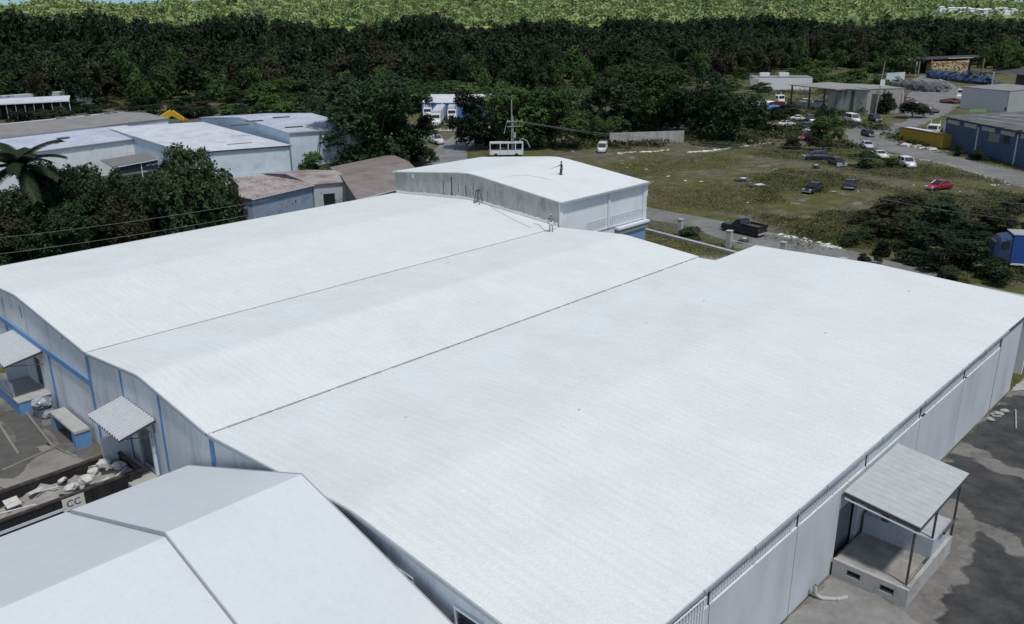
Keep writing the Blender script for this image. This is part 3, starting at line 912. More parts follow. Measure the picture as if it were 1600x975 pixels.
# doors (parts of the warehouse)
MB().box(L(.14, -8.68, 1.75), (.06, 1.75, 2.6)).build('door', mat('blue_grey_door', (.13, .155, .19), rough=.5, var=.2, scale=1), wh)
MB().box(L(.02, -9.68, 1.75), (.3, .16, 2.8)).build('door_frame', WALLW, wh)
MB().box(L(.02, -7.68, 1.75), (.3, .16, 2.8)).build('door_frame', WALLW, wh)
MB().box(L(.14, -27.65, 1.05), (.06, 1.4, 2.2)).build('door', mat('dark_green_grey_door', (.06, .075, .08), rough=.6, var=.3), wh)
for (a, b) in ((-10.9, -9.75), (-28.6, -30.4)):
    pass
lo = thing('door_landing', 'low concrete landing before the door nearest the dumpster', 'step', tuple(W(0, -10.5)), ANG)
MB().box((-.85, -1.7, -.4), (1.5, 4.0, 1.5)).build('slab', PALEC, lo, bevel=.02)
MB().box((-.9, .75, .95), (1.6, .2, 4.2 - 2.0)).build('side_wall', WALLW, lo)
la = thing('railed_landing', 'small landing with a blue base and white bent railing under the left awning', 'landing', tuple(W(0, -30.2)), ANG)
q = lambda u, v, z: Vector((u, -(v + 30.2), z))
MB().box(q(-1.1, -28.0, -.65), (2.1, 4.6, 1.0)).build('base', BLUEP, la, bevel=.02)
MB().box(q(-1.1, -28.0, -.13), (2.2, 4.7, .07)).build('floor', PALEC, la)
MB().box(q(-.7, -30.6, .9), (1.4, .18, 3.0)).build('side_wall', WALLG, la)
ra = thing('railing', 'white metal railing standing on the blue-based landing', 'railing', tuple(W(-2.05, -29.9, -.09)), ANG)
for i in range(13):
    v = -i * .26 + random.uniform(-.03, .03)
    MB().tube((0, v, 0), (random.uniform(-.03, .03), v + random.uniform(-.04, .04), 1.0), .022, .022, 5).build('bar', TRIML, ra)
MB().tube((0, 0, 1.0), (0, -3.15, 1.0), .03, .03, 6).build('top_rail', TRIML, ra)
MB().tube((0, 0, .12), (0, -3.15, .12), .025, .025, 6).build('bottom_rail', TRIML, ra)
bn = thing('wrapped_bin', 'grey bin wrapped in loose clear plastic beside the blue-based landing', 'bin', tuple(W(-1.0, -24.6, YZ + .05)), ANG)
MB().tube((0, 0, 0), (0, 0, 1.1), .55, .62, 14).build('body', mat('bin_grey', (.12, .14, .17), rough=.5, var=.3, scale=3), bn)
MB().blob((.05, -.05, 1.0), (.72, .68, .35), 5, 3, .12).build('plastic_wrap', mat('clear_plastic', (.42, .46, .5), rough=.2, var=.4, scale=4, col2=(.12, .14, .17), mix=(.45, .55), mscale=2), bn)
MB().blob((.2, -.6, .25), (.5, .4, .3), 6, 2, .3).build('plastic_fold', mat('clear_plastic', (.4, .4, .4)), bn)
bl = thing('blue_bench_block', 'stubby blue and white painted concrete bench against the gable wall', 'bench', tuple(W(-.05, -22.0, YZ)), ANG)
MB().box((-.75, -2.3, 1.2), (1.0, 4.6, .2)).build('top', PALEC, bl, bevel=.03)
MB().box((-.75, -4.25, .55), (1.0, .55, 1.1)).build('end_block', BLUEP, bl)
MB().box((-.75, -.35, .55), (1.0, .5, 1.1)).build('end_block', BLUEPALE, bl)
MB().box((-.2, -2.3, .55), (.12, 3.4, 1.1)).build('back', WALLW, bl)
# dumpster
du = thing('dumpster', 'long black roll-off dumpster full of scrap below the nearest white roof', 'dumpster', tuple(W(-11.2, -11.4, YZ + .05)), ANG)
DB = mat('black_dumpster_steel', (.018, .018, .02), rough=.55, var=.4, scale=2, col2=(.06, .05, .045), mix=(.55, .75), mscale=.8)
LN, WD, HT = 10.4, 3.2, 1.95
for (c, s) in (((LN / 2, 0, HT / 2), (LN, .12, HT)), ((LN / 2, -WD, HT / 2), (LN, .12, HT)), ((0, -WD / 2, HT / 2), (.12, WD, HT)), ((LN, -WD / 2, HT / 2), (.12, WD, HT))):
    MB().box(c, s).build('side_panel', DB, du)
MB().box((LN / 2, -WD / 2, .15), (LN, WD, .15)).build('floor', DB, du)
for (c, s) in (((LN / 2, 0, HT), (LN + .25, .22, .16)), ((LN / 2, -WD, HT), (LN + .25, .22, .16)), ((LN, -WD / 2, HT), (.22, WD, .16)), ((0, -WD / 2, HT), (.22, WD, .16))):
    MB().box(c, s).build('rim', mat('rusty_rim', (.05, .043, .04), rough=.7, var=.4, scale=3, col2=(.14, .09, .06), mix=(.5, .7), mscale=1.5), du, bevel=.03)
for i in range(10):
    MB().box((.6 + i * 1.02, -WD - .09, HT / 2 - .05), (.12, .12, HT - .2)).build('stiffener', DB, du)
for i in range(3):
    MB().box((LN + .1, -.5 - i * 1.1, HT / 2 - .05), (.1, .12, HT - .2)).build('stiffener', DB, du)
sg = MB().box((6.6, -WD - .18, 1.45), (1.15, .03, .95)).build('sign', mat('white_sign', (.62, .62, .6), var=.12, scale=4), du)
def lettering(txt, size, m, parent, loc, rot, ext=.004):
    cu = bpy.data.curves.new('lettering', 'FONT')
    cu.body = txt
    cu.size = size
    cu.extrude = ext
    cu.align_x = 'CENTER'
    cu.align_y = 'CENTER'
    cu.materials.append(m)
    tmp = bpy.data.objects.new('lettering_source', cu)
    me = bpy.data.meshes.new_from_object(tmp)
    bpy.data.objects.remove(tmp)
    me.materials.clear(); me.materials.append(m)
    o = bpy.data.objects.new('lettering', me)
    COL.objects.link(o)
    o.parent = parent
    o.location = loc
    o.rotation_euler = rot
    return o
lettering('CC', .55, SEAM, sg, (6.6, -WD - .202, 1.55), (math.pi / 2, 0, 0))
MB().box((6.6, -WD - .2, 1.14), (.8, .012, .05)).build('rule', SEAM, sg)
DEB = [mat('debris_white', (.55, .55, .53), var=.2, scale=3), mat('debris_grey', (.30, .29, .27), var=.25, scale=3), mat('debris_tan', (.33, .25, .18), var=.25, scale=3), mat('debris_brown', (.14, .09, .065), var=.3, scale=3)]
mb = MB()
for i in range(26):
    for j in range(7):
        pass
gx, gy = 27, 8
P = [(.1 + (LN - .2) * i / (gx - 1), -.1 - (WD - .2) * j / (gy - 1), 1.15 + .42 * math.sin(i * .55) * .6 + random.uniform(-.16, .16) + (.18 if i > 14 else 0)) for j in range(gy) for i in range(gx)]
mb.add(P, [(j * gx + i, j * gx + i + 1, (j + 1) * gx + i + 1, (j + 1) * gx + i) for j in range(gy - 1) for i in range(gx - 1)])
h = mb.build('scrap_heap', DEB[1]); h.location = W(-11.2, -11.4, YZ + .05); h.rotation_euler = (0, 0, ANG)
tag(h, 'mixed rubbish filling the black dumpster', 'rubbish', kind='stuff')
for i in range(44):                                # sheets, bags, boards
    x, y = random.uniform(.4, LN - .4), -random.uniform(.3, WD - .3)
    z = 1.55 + random.uniform(-.05, .35)
    kind = random.random()
    m = DEB[random.choice((0, 0, 1, 1, 2, 3))]
    if kind < .35:
        s = random.uniform(.22, .48)
        mb = MB().blob((0, 0, 0), (s, s * .8, s * .55), i, 2, .22)
        nm, lb = 'rubbish_bag', 'crumpled pale rubbish bag on top of the dumpster load'
        m = DEB[0] if kind < .25 else DEB[1]
    elif kind < .7:
        mb = MB().box((0, 0, 0), (random.uniform(.8, 2.2), random.uniform(.04, .12), .05))
        nm, lb = 'scrap_batten', 'thin pale batten lying across the dumpster load'
        m = DEB[0] if random.random() < .6 else DEB[2]
    else:
        mb = MB().box((0, 0, 0), (random.uniform(.5, 1.1), random.uniform(.4, .8), .04))
        nm, lb = 'scrap_board', 'scrap of board or sheet lying in the dumpster'
    o = mb.build(nm, m)
    o.location = O + AX * (-11.2 + x) + BX * (-11.4 - y) + Vector((0, 0, YZ + z))
    o.rotation_euler = (random.uniform(-.3, .3), random.uniform(-.3, .3), ANG + (random.gauss(.2, .3) if kind < .7 else random.uniform(0, 3)))
    tag(o, lb, 'rubbish', {'rubbish_bag': 'rubbish bags in the dumpster', 'scrap_batten': 'battens in the dumpster', 'scrap_board': 'boards in the dumpster'}[nm])

# ------------------------------------------------------------------ vegetation
LF_DARK = leaf('forest_leaves', (0.013, 0.029, 0.011), (0.026, 0.048, 0.016), rnd=.6, scale=.9)
LF_BRIGHT = leaf('fresh_leaves', (0.05, 0.10, 0.02), (0.09, 0.15, 0.03), rnd=.25, scale=.9)
LF_MID = leaf('mid_leaves', (0.038, 0.078, 0.022), (0.065, 0.115, 0.03), rnd=.35, scale=.9)
LF_OLIVE = leaf('olive_leaves', (0.030, 0.036, 0.016), (0.050, 0.052, 0.022), rnd=.35, scale=.9)
LF_FAR = leaf('sun_painted_far_leaves', (0.13, 0.215, 0.085), (0.35, 0.40, 0.15), rnd=.2, scale=.03)  # raised albedo: the stronger sun on the far hills is put into the colour
PALMG = leaf('palm_leaves', (0.018, 0.034, 0.014), (0.03, 0.045, 0.018), rnd=.1)

def crown_arrays(nlobes, nleaf, seed, leaf_s=.05, flat=.75, low=.12, spread=.62, shape='round'):
    """unit crown: base at z=0, top near z=1, radius about 1; leaves sit in clumps on uneven lobes"""
    r = np.random.default_rng(seed)
    lob = []
    for i in range(nlobes):
        a = r.uniform(0, 2 * np.pi); q = spread * np.sqrt(r.uniform(0, 1))
        z = r.uniform(low + .08, .82) if shape == 'round' else r.uniform(.1, .85)
        q *= (1.15 - .75 * z) if shape == 'cone' else (1.1 - .45 * abs(z - .45) * 2)
        s = r.uniform(.20, .40)
        lob.append((q * np.cos(a), q * np.sin(a), z, s, s * r.uniform(.5, .85) * flat))
    lob = np.array(lob)
    w = lob[:, 3] ** 2
    ci = r.choice(nlobes, nleaf // 7 + 1, p=w / w.sum())
    dirs = r.normal(size=(len(ci), 3)); dirs /= np.linalg.norm(dirs, axis=1)[:, None]
    dirs[:, 2] = np.where(dirs[:, 2] < -.35, -dirs[:, 2], dirs[:, 2])
    rad = 1 - np.abs(r.normal(0, .13, len(ci)))
    cc = lob[ci, :3] + dirs * rad[:, None] * np.stack([lob[ci, 3], lob[ci, 3], lob[ci, 4]], 1)
    c = np.repeat(cc, 7, 0)[:nleaf] + r.normal(0, leaf_s * 1.1, (nleaf, 3)) * (1, 1, .5)
    nrm = np.repeat(dirs, 7, 0)[:nleaf] + r.normal(0, .55, (nleaf, 3)) + (0, 0, .35)
    nrm /= np.linalg.norm(nrm, axis=1)[:, None]
    t = np.cross(nrm, r.normal(size=(nleaf, 3))); t /= np.linalg.norm(t, axis=1)[:, None] + 1e-9
    b = np.cross(nrm, t)
    s = leaf_s * r.uniform(.6, 1.5, nleaf)[:, None]
    l = s * r.uniform(.9, 1.7, nleaf)[:, None]
    zc = np.array((1, 1, .52))
    V = np.stack([c - t * l * zc, c - b * s * .6 * zc, c + t * l * zc, c + b * s * .6 * zc], 1)
    V[:, :, 2] = np.maximum(V[:, :, 2], .01)
    return V.reshape(-1, 3), np.arange(nleaf * 4).reshape(-1, 4), lob
def trunk_mesh(lob, seed, r0=.045, lean=.05):
    rr = random.Random(seed)
    mb = MB()
    pts = [Vector((0, 0, -.05))]
    for i in range(1, 5):
        pts.append(Vector((rr.uniform(-lean, lean) * i, rr.uniform(-lean, lean) * i, .6 * i / 4)))
    for i in range(4):
        mb.tube(pts[i], pts[i + 1], r0 * (1 - i * .18), r0 * (1 - (i + 1) * .18), 6, cap=False)
    for k in range(min(8, len(lob))):
        l = lob[k]
        s = pts[rr.choice((1, 2, 3))]
        e = Vector((l[0] * .8, l[1] * .8, l[2] * .92))
        m = (s + e) / 2 + Vector((0, 0, -.04))
        mb.tube(s, m, r0 * .45, r0 * .3, 5, cap=False); mb.tube(m, e, r0 * .3, r0 * .12, 5, cap=False)
    me = bpy.data.meshes.new('trunk')
    me.from_pydata(mb.v, [], mb.f)
    me.materials.append(BARK)
    return me
VAR = {}
def variant(kind, i):
    key = (kind, i)
    if key in VAR: return VAR[key]
    if kind == 'forest':
        V, Qd, lob = crown_arrays(12, 3200, 100 + i, .058, 1.0, .0, .66)
        r0 = .035
    elif kind == 'big':
        V, Qd, lob = crown_arrays(30, 20000, 200 + i, .026, .9, .0, .78)
        r0 = .04
    elif kind == 'tree':
        V, Qd, lob = crown_arrays(18, 9000, 300 + i, .036, .9, .0, .74)
        r0 = .045
    else:                                          # shrub
        V, Qd, lob = crown_arrays(9, 2600, 400 + i, .055, 1.1, .0, .62)
        r0 = .04
    crown = np_mesh('crown', V, Qd, LF_DARK, 'mesh')
    VAR[key] = (crown, trunk_mesh(lob, 7 + i, r0))
    return VAR[key]
_matvar = {}
def crown_with(me, m):
    k = (me.name, m.name)
    if k not in _matvar:
        c = me.copy(); c.materials.clear(); c.materials.append(m)
        _matvar[k] = c
    return _matvar[k]
def put_tree(name, label, cat, loc, h, w, kind='tree', i=0, m=None, group=None, rz=None):
    cm, tm = variant(kind, i)
    m = m or LF_DARK
    t = thing(name, label, cat, tuple(loc), random.uniform(0, 6.28) if rz is None else rz, group)
    for nm, me in (('crown', crown_with(cm, m)), ('trunk', tm)):
        o = bpy.data.objects.new(nm, me)
        COL.objects.link(o)
        o.parent = t
        o.scale = (w / 2, w / 2, h)
    return t
def px_tree(name, label, cat, bx, by, ty, wpx, kind='tree', i=0, m=None, group=None, z0=0.0):
    p = at(bx, by, z0)
    h = z_over(bx, ty, p) - z0
    w = wpx / 1317.0 * math.hypot(p.y, CZ) * 1.02
    return put_tree(name, label, cat, p, h, w, kind, i, m, group)

# forest belt: rows behind the yards; the front and top rows are single trees, what lies deeper is one mass
cands = []
for row in range(15):
    for k in range(-34, 60):
        x = k * 9.5 + (row % 2) * 4.7 + random.uniform(-3, 3)
        y0 = float(lerp_tab(FOREST_BASE, x)) + 5
        y = y0 + row * 11 + random.uniform(-4, 4)
        px = 800 + 1395 * x / y
        if px < -60 or px > 1660: continue
        cands.append((y, x, row, px))
cands.sort(key=lambda c: c[0])
forest_group = 'trees of the dark forest belt'
tree_labels = ['dark green forest tree standing in the dense belt behind the yards', 'dark olive forest tree with a rougher crown in the belt behind the yards', 'mid green tree at the lit foot of the forest belt']
n_single = 0
mass = []
for (y, x, row, px) in cands:
    z = float(terrain(x, y))
    ty = float(lerp_tab(TREE_TOP, px)) + random.uniform(-1, 6)
    zt = CZ + (horizon_y(px) - ty) / 1395.0 * y
    hmax = zt - z
    h = random.uniform(11, 16.5) if row > 0 else random.uniform(8, 12)
    if row >= 9: h = max(h, hmax * random.uniform(.93, 1.02)) if hmax < 34 else h
    h = min(h, hmax)
    if h < 5: h = 5
    w = random.uniform(10, 15) if row > 0 else random.uniform(8, 12)
    step_ok = (row < 3) or (row in (11, 12) ) or (row % 2 == 0 and random.random() < .4)
    if step_ok and n_single < 296:
        if row == 0 and random.random() < .55: m, lb = LF_MID, tree_labels[2]
        elif random.random() < .10: m, lb = LF_MID, 'mid green tree with a lighter crown among the dark forest trees'
        elif random.random() < .3: m, lb = LF_OLIVE, tree_labels[1]
        else: m, lb = LF_DARK, tree_labels[0]
        where = 'far left above the open shed' if px < 180 else 'above the grey and pale sheds' if px < 430 else 'above the big dark tree' if px < 640 else 'above the blue shed' if px < 780 else 'above the utility pole and annex' if px < 960 else 'above the old concrete wall' if px < 1140 else 'above the long white building' if px < 1300 else 'above the streaked shed' if px < 1420 else 'above the log store' if px < 1540 else 'at the right edge'
        tone = 'mid green' if m is LF_MID else 'dull olive' if m is LF_OLIVE else 'dark green'
        pos = 'at the foot' if row < 2 else 'low' if row < 4 else 'halfway up' if row < 9 else 'at the skyline'
        lb = f'{tone} tree {pos} of the forest belt, {where}'
        put_tree('forest_tree', lb, 'tree', (x, y, z - .3), h, w, 'forest', random.randrange(5), m, forest_group)
        n_single += 1
    else:
        mass.append((x, y, z - .3, h, w))
if mass:
    base = [crown_arrays(9, 1100, 500 + i, .085, 1.0, .05, .62)[0] for i in range(4)]
    Vs = []
    for (x, y, z, h, w) in mass:
        a = random.uniform(0, 6.28)
        b = base[random.randrange(4)]
        ca, sa = math.cos(a), math.sin(a)
        X = (b[:, 0] * ca - b[:, 1] * sa) * w / 2 + x
        Y = (b[:, 0] * sa + b[:, 1] * ca) * w / 2 + y
        Vs.append(np.stack([X, Y, b[:, 2] * h + z], 1))
    V = np.concatenate(Vs)
    o = np_mesh('forest', V, np.arange(len(V)).reshape(-1, 4), leaf('forest_mass_leaves', (0.012, 0.026, 0.011), (0.024, 0.042, 0.015), rnd=0, scale=.07))
    tag(o, 'deeper trees of the dark forest belt that read as one mass', 'forest', kind='stuff')
    print('mass trees', len(mass), 'singles', n_single)

# far wooded hills: thousands of crowns as one mass
def blob_mass(name, label, pts, m, seed=3):
    r = np.random.default_rng(seed)
    bm = bmesh.new(); bmesh.ops.create_icosphere(bm, subdivisions=1, radius=.9)
    bv = np.array([v.co[:] for v in bm.verts]); bf = np.array([[v.index for v in f.verts] for f in bm.faces]); bm.free()
    Vs, Fs = [], []
    base = [crown_arrays(5, 56, 900 + i, .30, 1.0, .0, .6)[0] for i in range(6)]
    LV = []
    for k, (x, y, z, h, w) in enumerate(pts):
        q_ = base[k % 6]
        LV.append(q_ * (w / 2 * 1.05, w / 2 * (1 if k % 2 else -1), h) + (x, y, z))
        v = bv * (1 + r.uniform(-.28, .28, (len(bv), 1)))
        Vs.append(v * (w / 2, w / 2, h / 2) + (x, y, z + h * .35))
        Fs.append(bf + k * len(bv))
    o = np_mesh(name, np.concatenate(Vs), np.concatenate(Fs), m)
    LV = np.concatenate(LV)
    o2 = np_mesh('hill_foliage', LV, np.arange(len(LV)).reshape(-1, 4), m)
    tag(o2, 'loose foliage of the far woods, brightened in colour to look sunlit', 'woods', kind='stuff')
    return tag(o, label, 'woods', kind='stuff')
pts = []
for k in range(5200):
    px = random.uniform(-60, 1660)
    y = 1000 + 1150 * random.random() ** .8
    x = (px - 800) / 1395 * y
    if y < 1180 and ((430 < px < 620) or (725 < px < 815) or (905 < px < 950)): continue
    if random.random() < .25 and y < 1350: continue
    z = float(terrain(x, y))
    w = random.uniform(9, 20)
    pts.append((x, y, z - 1, w * random.uniform(.6, 1.0), w))
blob_mass('hill_woods', 'yellow-green woods covering the far hills, brightened in colour to look sunlit', pts, LF_FAR)
FIELD = mat('sun_painted_pasture', (0.22, 0.30, 0.06), rough=.95, var=.2, scale=.02, col2=(.32, .36, .12), mix=(.45, .6), mscale=.01, spec=.1)  # distant sunshine painted into the bright pasture colour
mbs = []
for (a, b) in ((380, 660), (700, 860), (890, 1000)):
    mb = MB()
    for i in range(10):
        for j in range(6):
            q4 = []
            for (ii, jj) in ((i, j), (i + 1, j), (i + 1, j + 1), (i, j + 1)):
                y = 900 + 50 * jj
                x = ((a + (b - a) * ii / 10) - 800) / 1395 * y
                q4.append((x, y, float(terrain(x, y)) + 1.6))
            mb.add(q4, [(0, 1, 2, 3)])
    o = mb.build('pasture', FIELD)
    tag(o, 'bright yellow-green pasture beyond the forest', kind='structure')

# larger single trees and shrubs: (x, base y, top y, width) in photo terms, placed on the ground
T = [
 ('large_tree', 'big dark broad tree standing beside the pale blue-white warehouse', 585, 262, 118, 185, 'big', 0, LF_DARK),
 ('large_tree', 'tall dark tree behind the big one, left of the blue shed', 545, 225, 112, 120, 'big', 1, LF_DARK),
 ('broad_tree', 'lower dark tree just right of the big dark tree, by the road', 640, 258, 172, 105, 'tree', 0, LF_DARK),
 ('broad_tree', 'dark tree between the white trucks and the utility pole', 745, 232, 143, 90, 'tree', 1, LF_DARK),
 ('broad_tree', 'round green crowned tree right behind the utility pole', 808, 228, 118, 125, 'big', 2, LF_MID),
 ('broad_tree', 'dark green tree with white flowers right of the utility pole', 868, 230, 126, 120, 'big', 3, LF_MID),
 ('broad_tree', 'dark tree behind the left end of the old concrete wall', 945, 211, 118, 110, 'tree', 2, LF_DARK),
 ('broad_tree', 'brighter green tree rising behind the old concrete wall', 1010, 205, 98, 125, 'big', 0, LF_MID),
 ('broad_tree', 'dark dense tree behind the right end of the old concrete wall', 1085, 210, 114, 115, 'big', 1, LF_DARK),
 ('broad_tree', 'dark tree left of the covered white trailer', 1135, 222, 128, 100, 'tree', 3, LF_DARK),
 ('vine_tree', 'slender yellow-green creeper-covered tree in front of the dark row', 1032, 206, 132, 42, 'tree', 1, LF_BRIGHT),
 ('young_tree', 'small bright green tree at the foot of the dark row', 908, 220, 172, 42, 'tree', 2, LF_BRIGHT),
 ('young_tree', 'small mid green tree left of the old concrete wall', 938, 222, 180, 40, 'tree', 3, LF_MID),
 ('broad_tree', 'bushy green tree among the parked cars beside the gravel yard', 1290, 222, 182, 62, 'tree', 0, LF_MID),
 ('broad_tree', 'flat-topped tree at the forest foot behind the concrete shed', 1405, 120, 66, 60, 'tree', 1, LF_MID),
 ('broad_tree', 'pale green tree at the right edge before the forest', 1585, 112, 72, 50, 'tree', 2, LF_BRIGHT),
 ('broad_tree', 'dark round tree near the right edge before the forest', 1556, 115, 56, 45, 'tree', 3, LF_MID),
 ('leafy_tree', 'large loose-leaved tree left of the rusty corrugated roof', 292, 388, 207, 150, 'big', 2, leaf('broad_leaves', (0.03, .055, .02), (.05, .085, .03), rnd=.1)),
 ('leafy_tree', 'mid green tree with open branches between the palm and the large tree', 100, 392, 242, 110, 'big', 3, LF_DARK),
 ('leafy_tree', 'narrow dark tree with bare twigs left of the large loose-leaved tree', 175, 388, 258, 90, 'tree', 0, LF_DARK),
]
for (nm, lb, bx, by, ty, wp, kd, i, m) in T:
    px_tree(nm, lb, 'tree', bx, by, ty, wp, kd, i, m)
Sg = 'dark shrubs in the gap left of the warehouse'
for k, (bx, by, ty, wp) in enumerate([(5, 425, 335, 130), (60, 416, 300, 110), (130, 408, 308, 100), (200, 402, 300, 110), (262, 395, 320, 90), (330, 382, 300, 90), (372, 365, 285, 46),
                        (-30, 440, 330, 120), (75, 380, 300, 80), (110, 375, 285, 90), (215, 370, 290, 95), (340, 365, 270, 80), (165, 355, 282, 90), (65, 350, 275, 90), (250, 350, 270, 90), (310, 345, 265, 90),
                        (-10, 350, 300, 90), (75, 330, 275, 50), (120, 330, 262, 80), (205, 322, 276, 70), (285, 318, 250, 70)]):
    px_tree('shrub', ('dense dark shrub' if k % 3 else 'olive shrub') + (' against the roof edge' if by > 400 else ' in the middle' if by > 360 else ' at the back') + ' of the shaded gap, ' + ('by the palm' if bx < 90 else 'left half' if bx < 200 else 'below the large loose tree'), 'shrub', bx, by, ty, wp, 'tree', k % 4, LF_DARK if k % 3 else LF_OLIVE, Sg)
# behind the dirt-brown roofs and along yards
for k, (lb, bx, by, ty, wp, m) in enumerate([
   ('bright green shrub against the foot of the pale blue-white warehouse', 470, 266, 236, 60, LF_BRIGHT), ('dark green shrub below the pale warehouse, left of the scrap heap', 500, 272, 240, 55, LF_MID),
   ('small dark shrub at the left corner below the pale warehouse', 447, 262, 240, 30, LF_MID), ('low green creeper bush on the blue wall of the rusty roofed house', 455, 330, 305, 55, LF_DARK),
   ('creeper climbing the white wall of the rusty roofed house', 535, 316, 284, 26, LF_MID), ('creeper hanging at the corner of the rusty roofed house', 478, 318, 288, 20, LF_DARK),
   ('dark shrub under the big tree beside the brown roof', 555, 262, 240, 70, LF_DARK), ('low dark shrub left of the road behind the annex', 625, 252, 228, 70, LF_DARK),
   ('green bush left of the white yard trucks', 415, 168, 130, 60, LF_MID), ('green bush beside the leaning pale post', 445, 160, 124, 60, LF_BRIGHT),
   ('weedy bush behind the blue shed roof', 700, 150, 124, 110, LF_MID), ('green bush right behind the blue shed', 655, 152, 126, 80, LF_MID),
   ('low shrub right of the road behind the annex', 765, 232, 205, 50, LF_DARK),
   ('low bush left of the black pickup, beyond the kerb', 1085, 372, 358, 60, LF_MID),
   ('shrub on the left of the pair at the edge of the back road', 1350, 411, 394, 26, LF_DARK), ('shrub on the right of the pair at the edge of the back road', 1371, 412, 400, 16, LF_DARK),
   ('dark shrub behind the white van', 1290, 198, 168, 40, LF_DARK), ('shrub climbing the corner of the streaked concrete shed', 1340, 176, 150, 40, LF_DARK),
   ('dark creeper bush between the streaked shed walls', 1385, 178, 140, 34, LF_DARK), ('low bush along the grey junk right of the streaked shed', 1425, 184, 160, 60, LF_DARK),
   ('bush at the foot of the blue building', 1495, 244, 226, 26, LF_DARK), ('wide low bush along the foot of the blue building', 1530, 250, 236, 40, LF_DARK),
   ('bush before the parked red car, on its left', 1235, 232, 210, 50, LF_OLIVE), ('low bush before the parked red car, on its right', 1280, 236, 216, 46, LF_OLIVE),
   ('dark bush left of the two white cars', 1195, 205, 172, 70, LF_DARK), ('dark low bush in front of the covered trailer', 1170, 200, 168, 60, LF_MID),
   ('dark bush before the open shed', 1225, 180, 160, 60, LF_DARK), ('green weeds before the log store', 1400, 112, 96, 50, LF_BRIGHT),
   ('bush between the half hidden white car and the dark pickup', 1350, 262, 238, 60, LF_DARK), ('low bush left of the white hatchback with black glass', 1390, 262, 248, 40, LF_MID),
   ]):
    px_tree('shrub', lb, 'shrub', bx, by, ty, wp, 'shrub', k % 4, m)
for k, (bx, by, ty, wp) in enumerate([(1400, 340, 305, 100), (1450, 360, 318, 120), (1500, 385, 340, 110), (1390, 372, 338, 80), (1440, 395, 352, 110), (1500, 420, 378, 100), (1350, 352, 325, 60),
                        (1560, 445, 418, 60), (1465, 422, 388, 80), (1530, 360, 325, 80), (1420, 412, 385, 60), (1330, 383, 366, 50), (1545, 402, 370, 60), (1480, 340, 312, 70), (1375, 398, 372, 46), (1570, 345, 318, 80), (1590, 372, 345, 80), (1520, 395, 366, 90), (1415, 376, 340, 90), (1360, 372, 350, 60), (1545, 432, 404, 70), (1490, 440, 420, 60), (1600, 330, 305, 70)]):
    px_tree('low_shrub', ('dark' if k % 3 else 'olive') + ' spreading shrub ' + ('at the near edge' if by > 390 else 'at the far edge' if by < 355 else 'in the middle') + ' of the overgrown patch, ' + ('nearest the blue truck' if bx > 1490 else 'left part' if bx < 1400 else 'centre'), 'shrub', bx, by, ty, wp, 'shrub', k % 4, LF_DARK if k % 3 else LF_OLIVE, 'dark shrubs at the right edge of the field')
# overgrown strip before the forest
for k in range(46):
    px = random.choice((random.uniform(1200, 1390), random.uniform(1130, 1400), random.uniform(620, 760), random.uniform(250, 480)))
    y = float(lerp_tab(FOREST_BASE, (px - 800) / 1395 * 380)) - random.uniform(4, 60)
    if px > 1130: y = random.uniform(300, 425)
    x = (px - 800) / 1395 * y
    put_tree('thicket_bush', ('bright' if k % 2 else 'mid') + ' green bush below the forest, ' + ('behind the pale sheds' if px < 500 else 'beside the blue shed' if px < 800 else 'behind the long white building' if px < 1290 else 'behind the streaked shed'), 'bush', (x, y, 0), random.uniform(3, 6), random.uniform(10, 17), 'shrub', k % 4, LF_BRIGHT if k % 2 else LF_MID, 'bushes below the forest')
for k in range(44):
    px = random.uniform(-20, 480); y = random.uniform(222, 272)
    x = (px - 800) / 1395 * y
    if px > 190 and y < 236: continue
    put_tree('thicket_bush', ('olive' if k % 3 == 0 else 'dark') + ' scrub bush on the rough ground behind the sheds, ' + ('by the open shed' if px < 150 else 'behind the grey shed' if px < 300 else 'behind the pale warehouse'), 'bush', (x, y, 0), random.uniform(2.0, 4.2), random.uniform(7, 13), 'shrub', k % 4, LF_OLIVE if k % 3 == 0 else LF_DARK, 'dark scrub behind the sheds')
# palm
pl = at(54, 408, 0)
pt = z_over(54, 258, pl)
pm = thing('palm_tree', 'feathery palm with drooping fronds at the far left', 'palm tree', tuple(pl))
pm_tr = MB()
for i in range(8):
    pm_tr.tube((.25 * math.sin(i * .3), 0, pt * i / 8), (.25 * math.sin((i + 1) * .3), 0, pt * (i + 1) / 8), .2 - i * .008, .195 - i * .008, 8, cap=False)
pm_tr.build('trunk', BARK, pm)
for i in range(19):
    a = i * 2.4
    el = 1.35 - i * .085
    mb = MB()
    ln = random.uniform(4.2, 5.4)
    pts = []
    for k in range(10):
        t = k / 9
        r_ = ln * t * math.cos(el * (1 - t) * .8)
        z_ = ln * (math.sin(el) * t * 1.05 - .5 * t * t)
        pts.append(Vector((r_ * math.cos(a) + .2, r_ * math.sin(a), pt + z_)))
    mb.path(pts, .03, 4)
    for k in range(1, 10):
        dirv = (pts[k] - pts[k - 1]).normalized()
        side = dirv.cross(Vector((0, 0, 1))).normalized()
        for s in (-1, 1):
            for j in (0, .33, .66):
                p = pts[k - 1].lerp(pts[k], j)
                L1 = .95 * (1 - abs(k / 10 - .45) * .9)
                tip = p + side * s * L1 + dirv * .45 - Vector((0, 0, .25))
                mb.add([p, p + dirv * .34, tip + dirv * .1, tip], [(0, 1, 2, 3)])
    mb.build('frond', PALMG, pm)

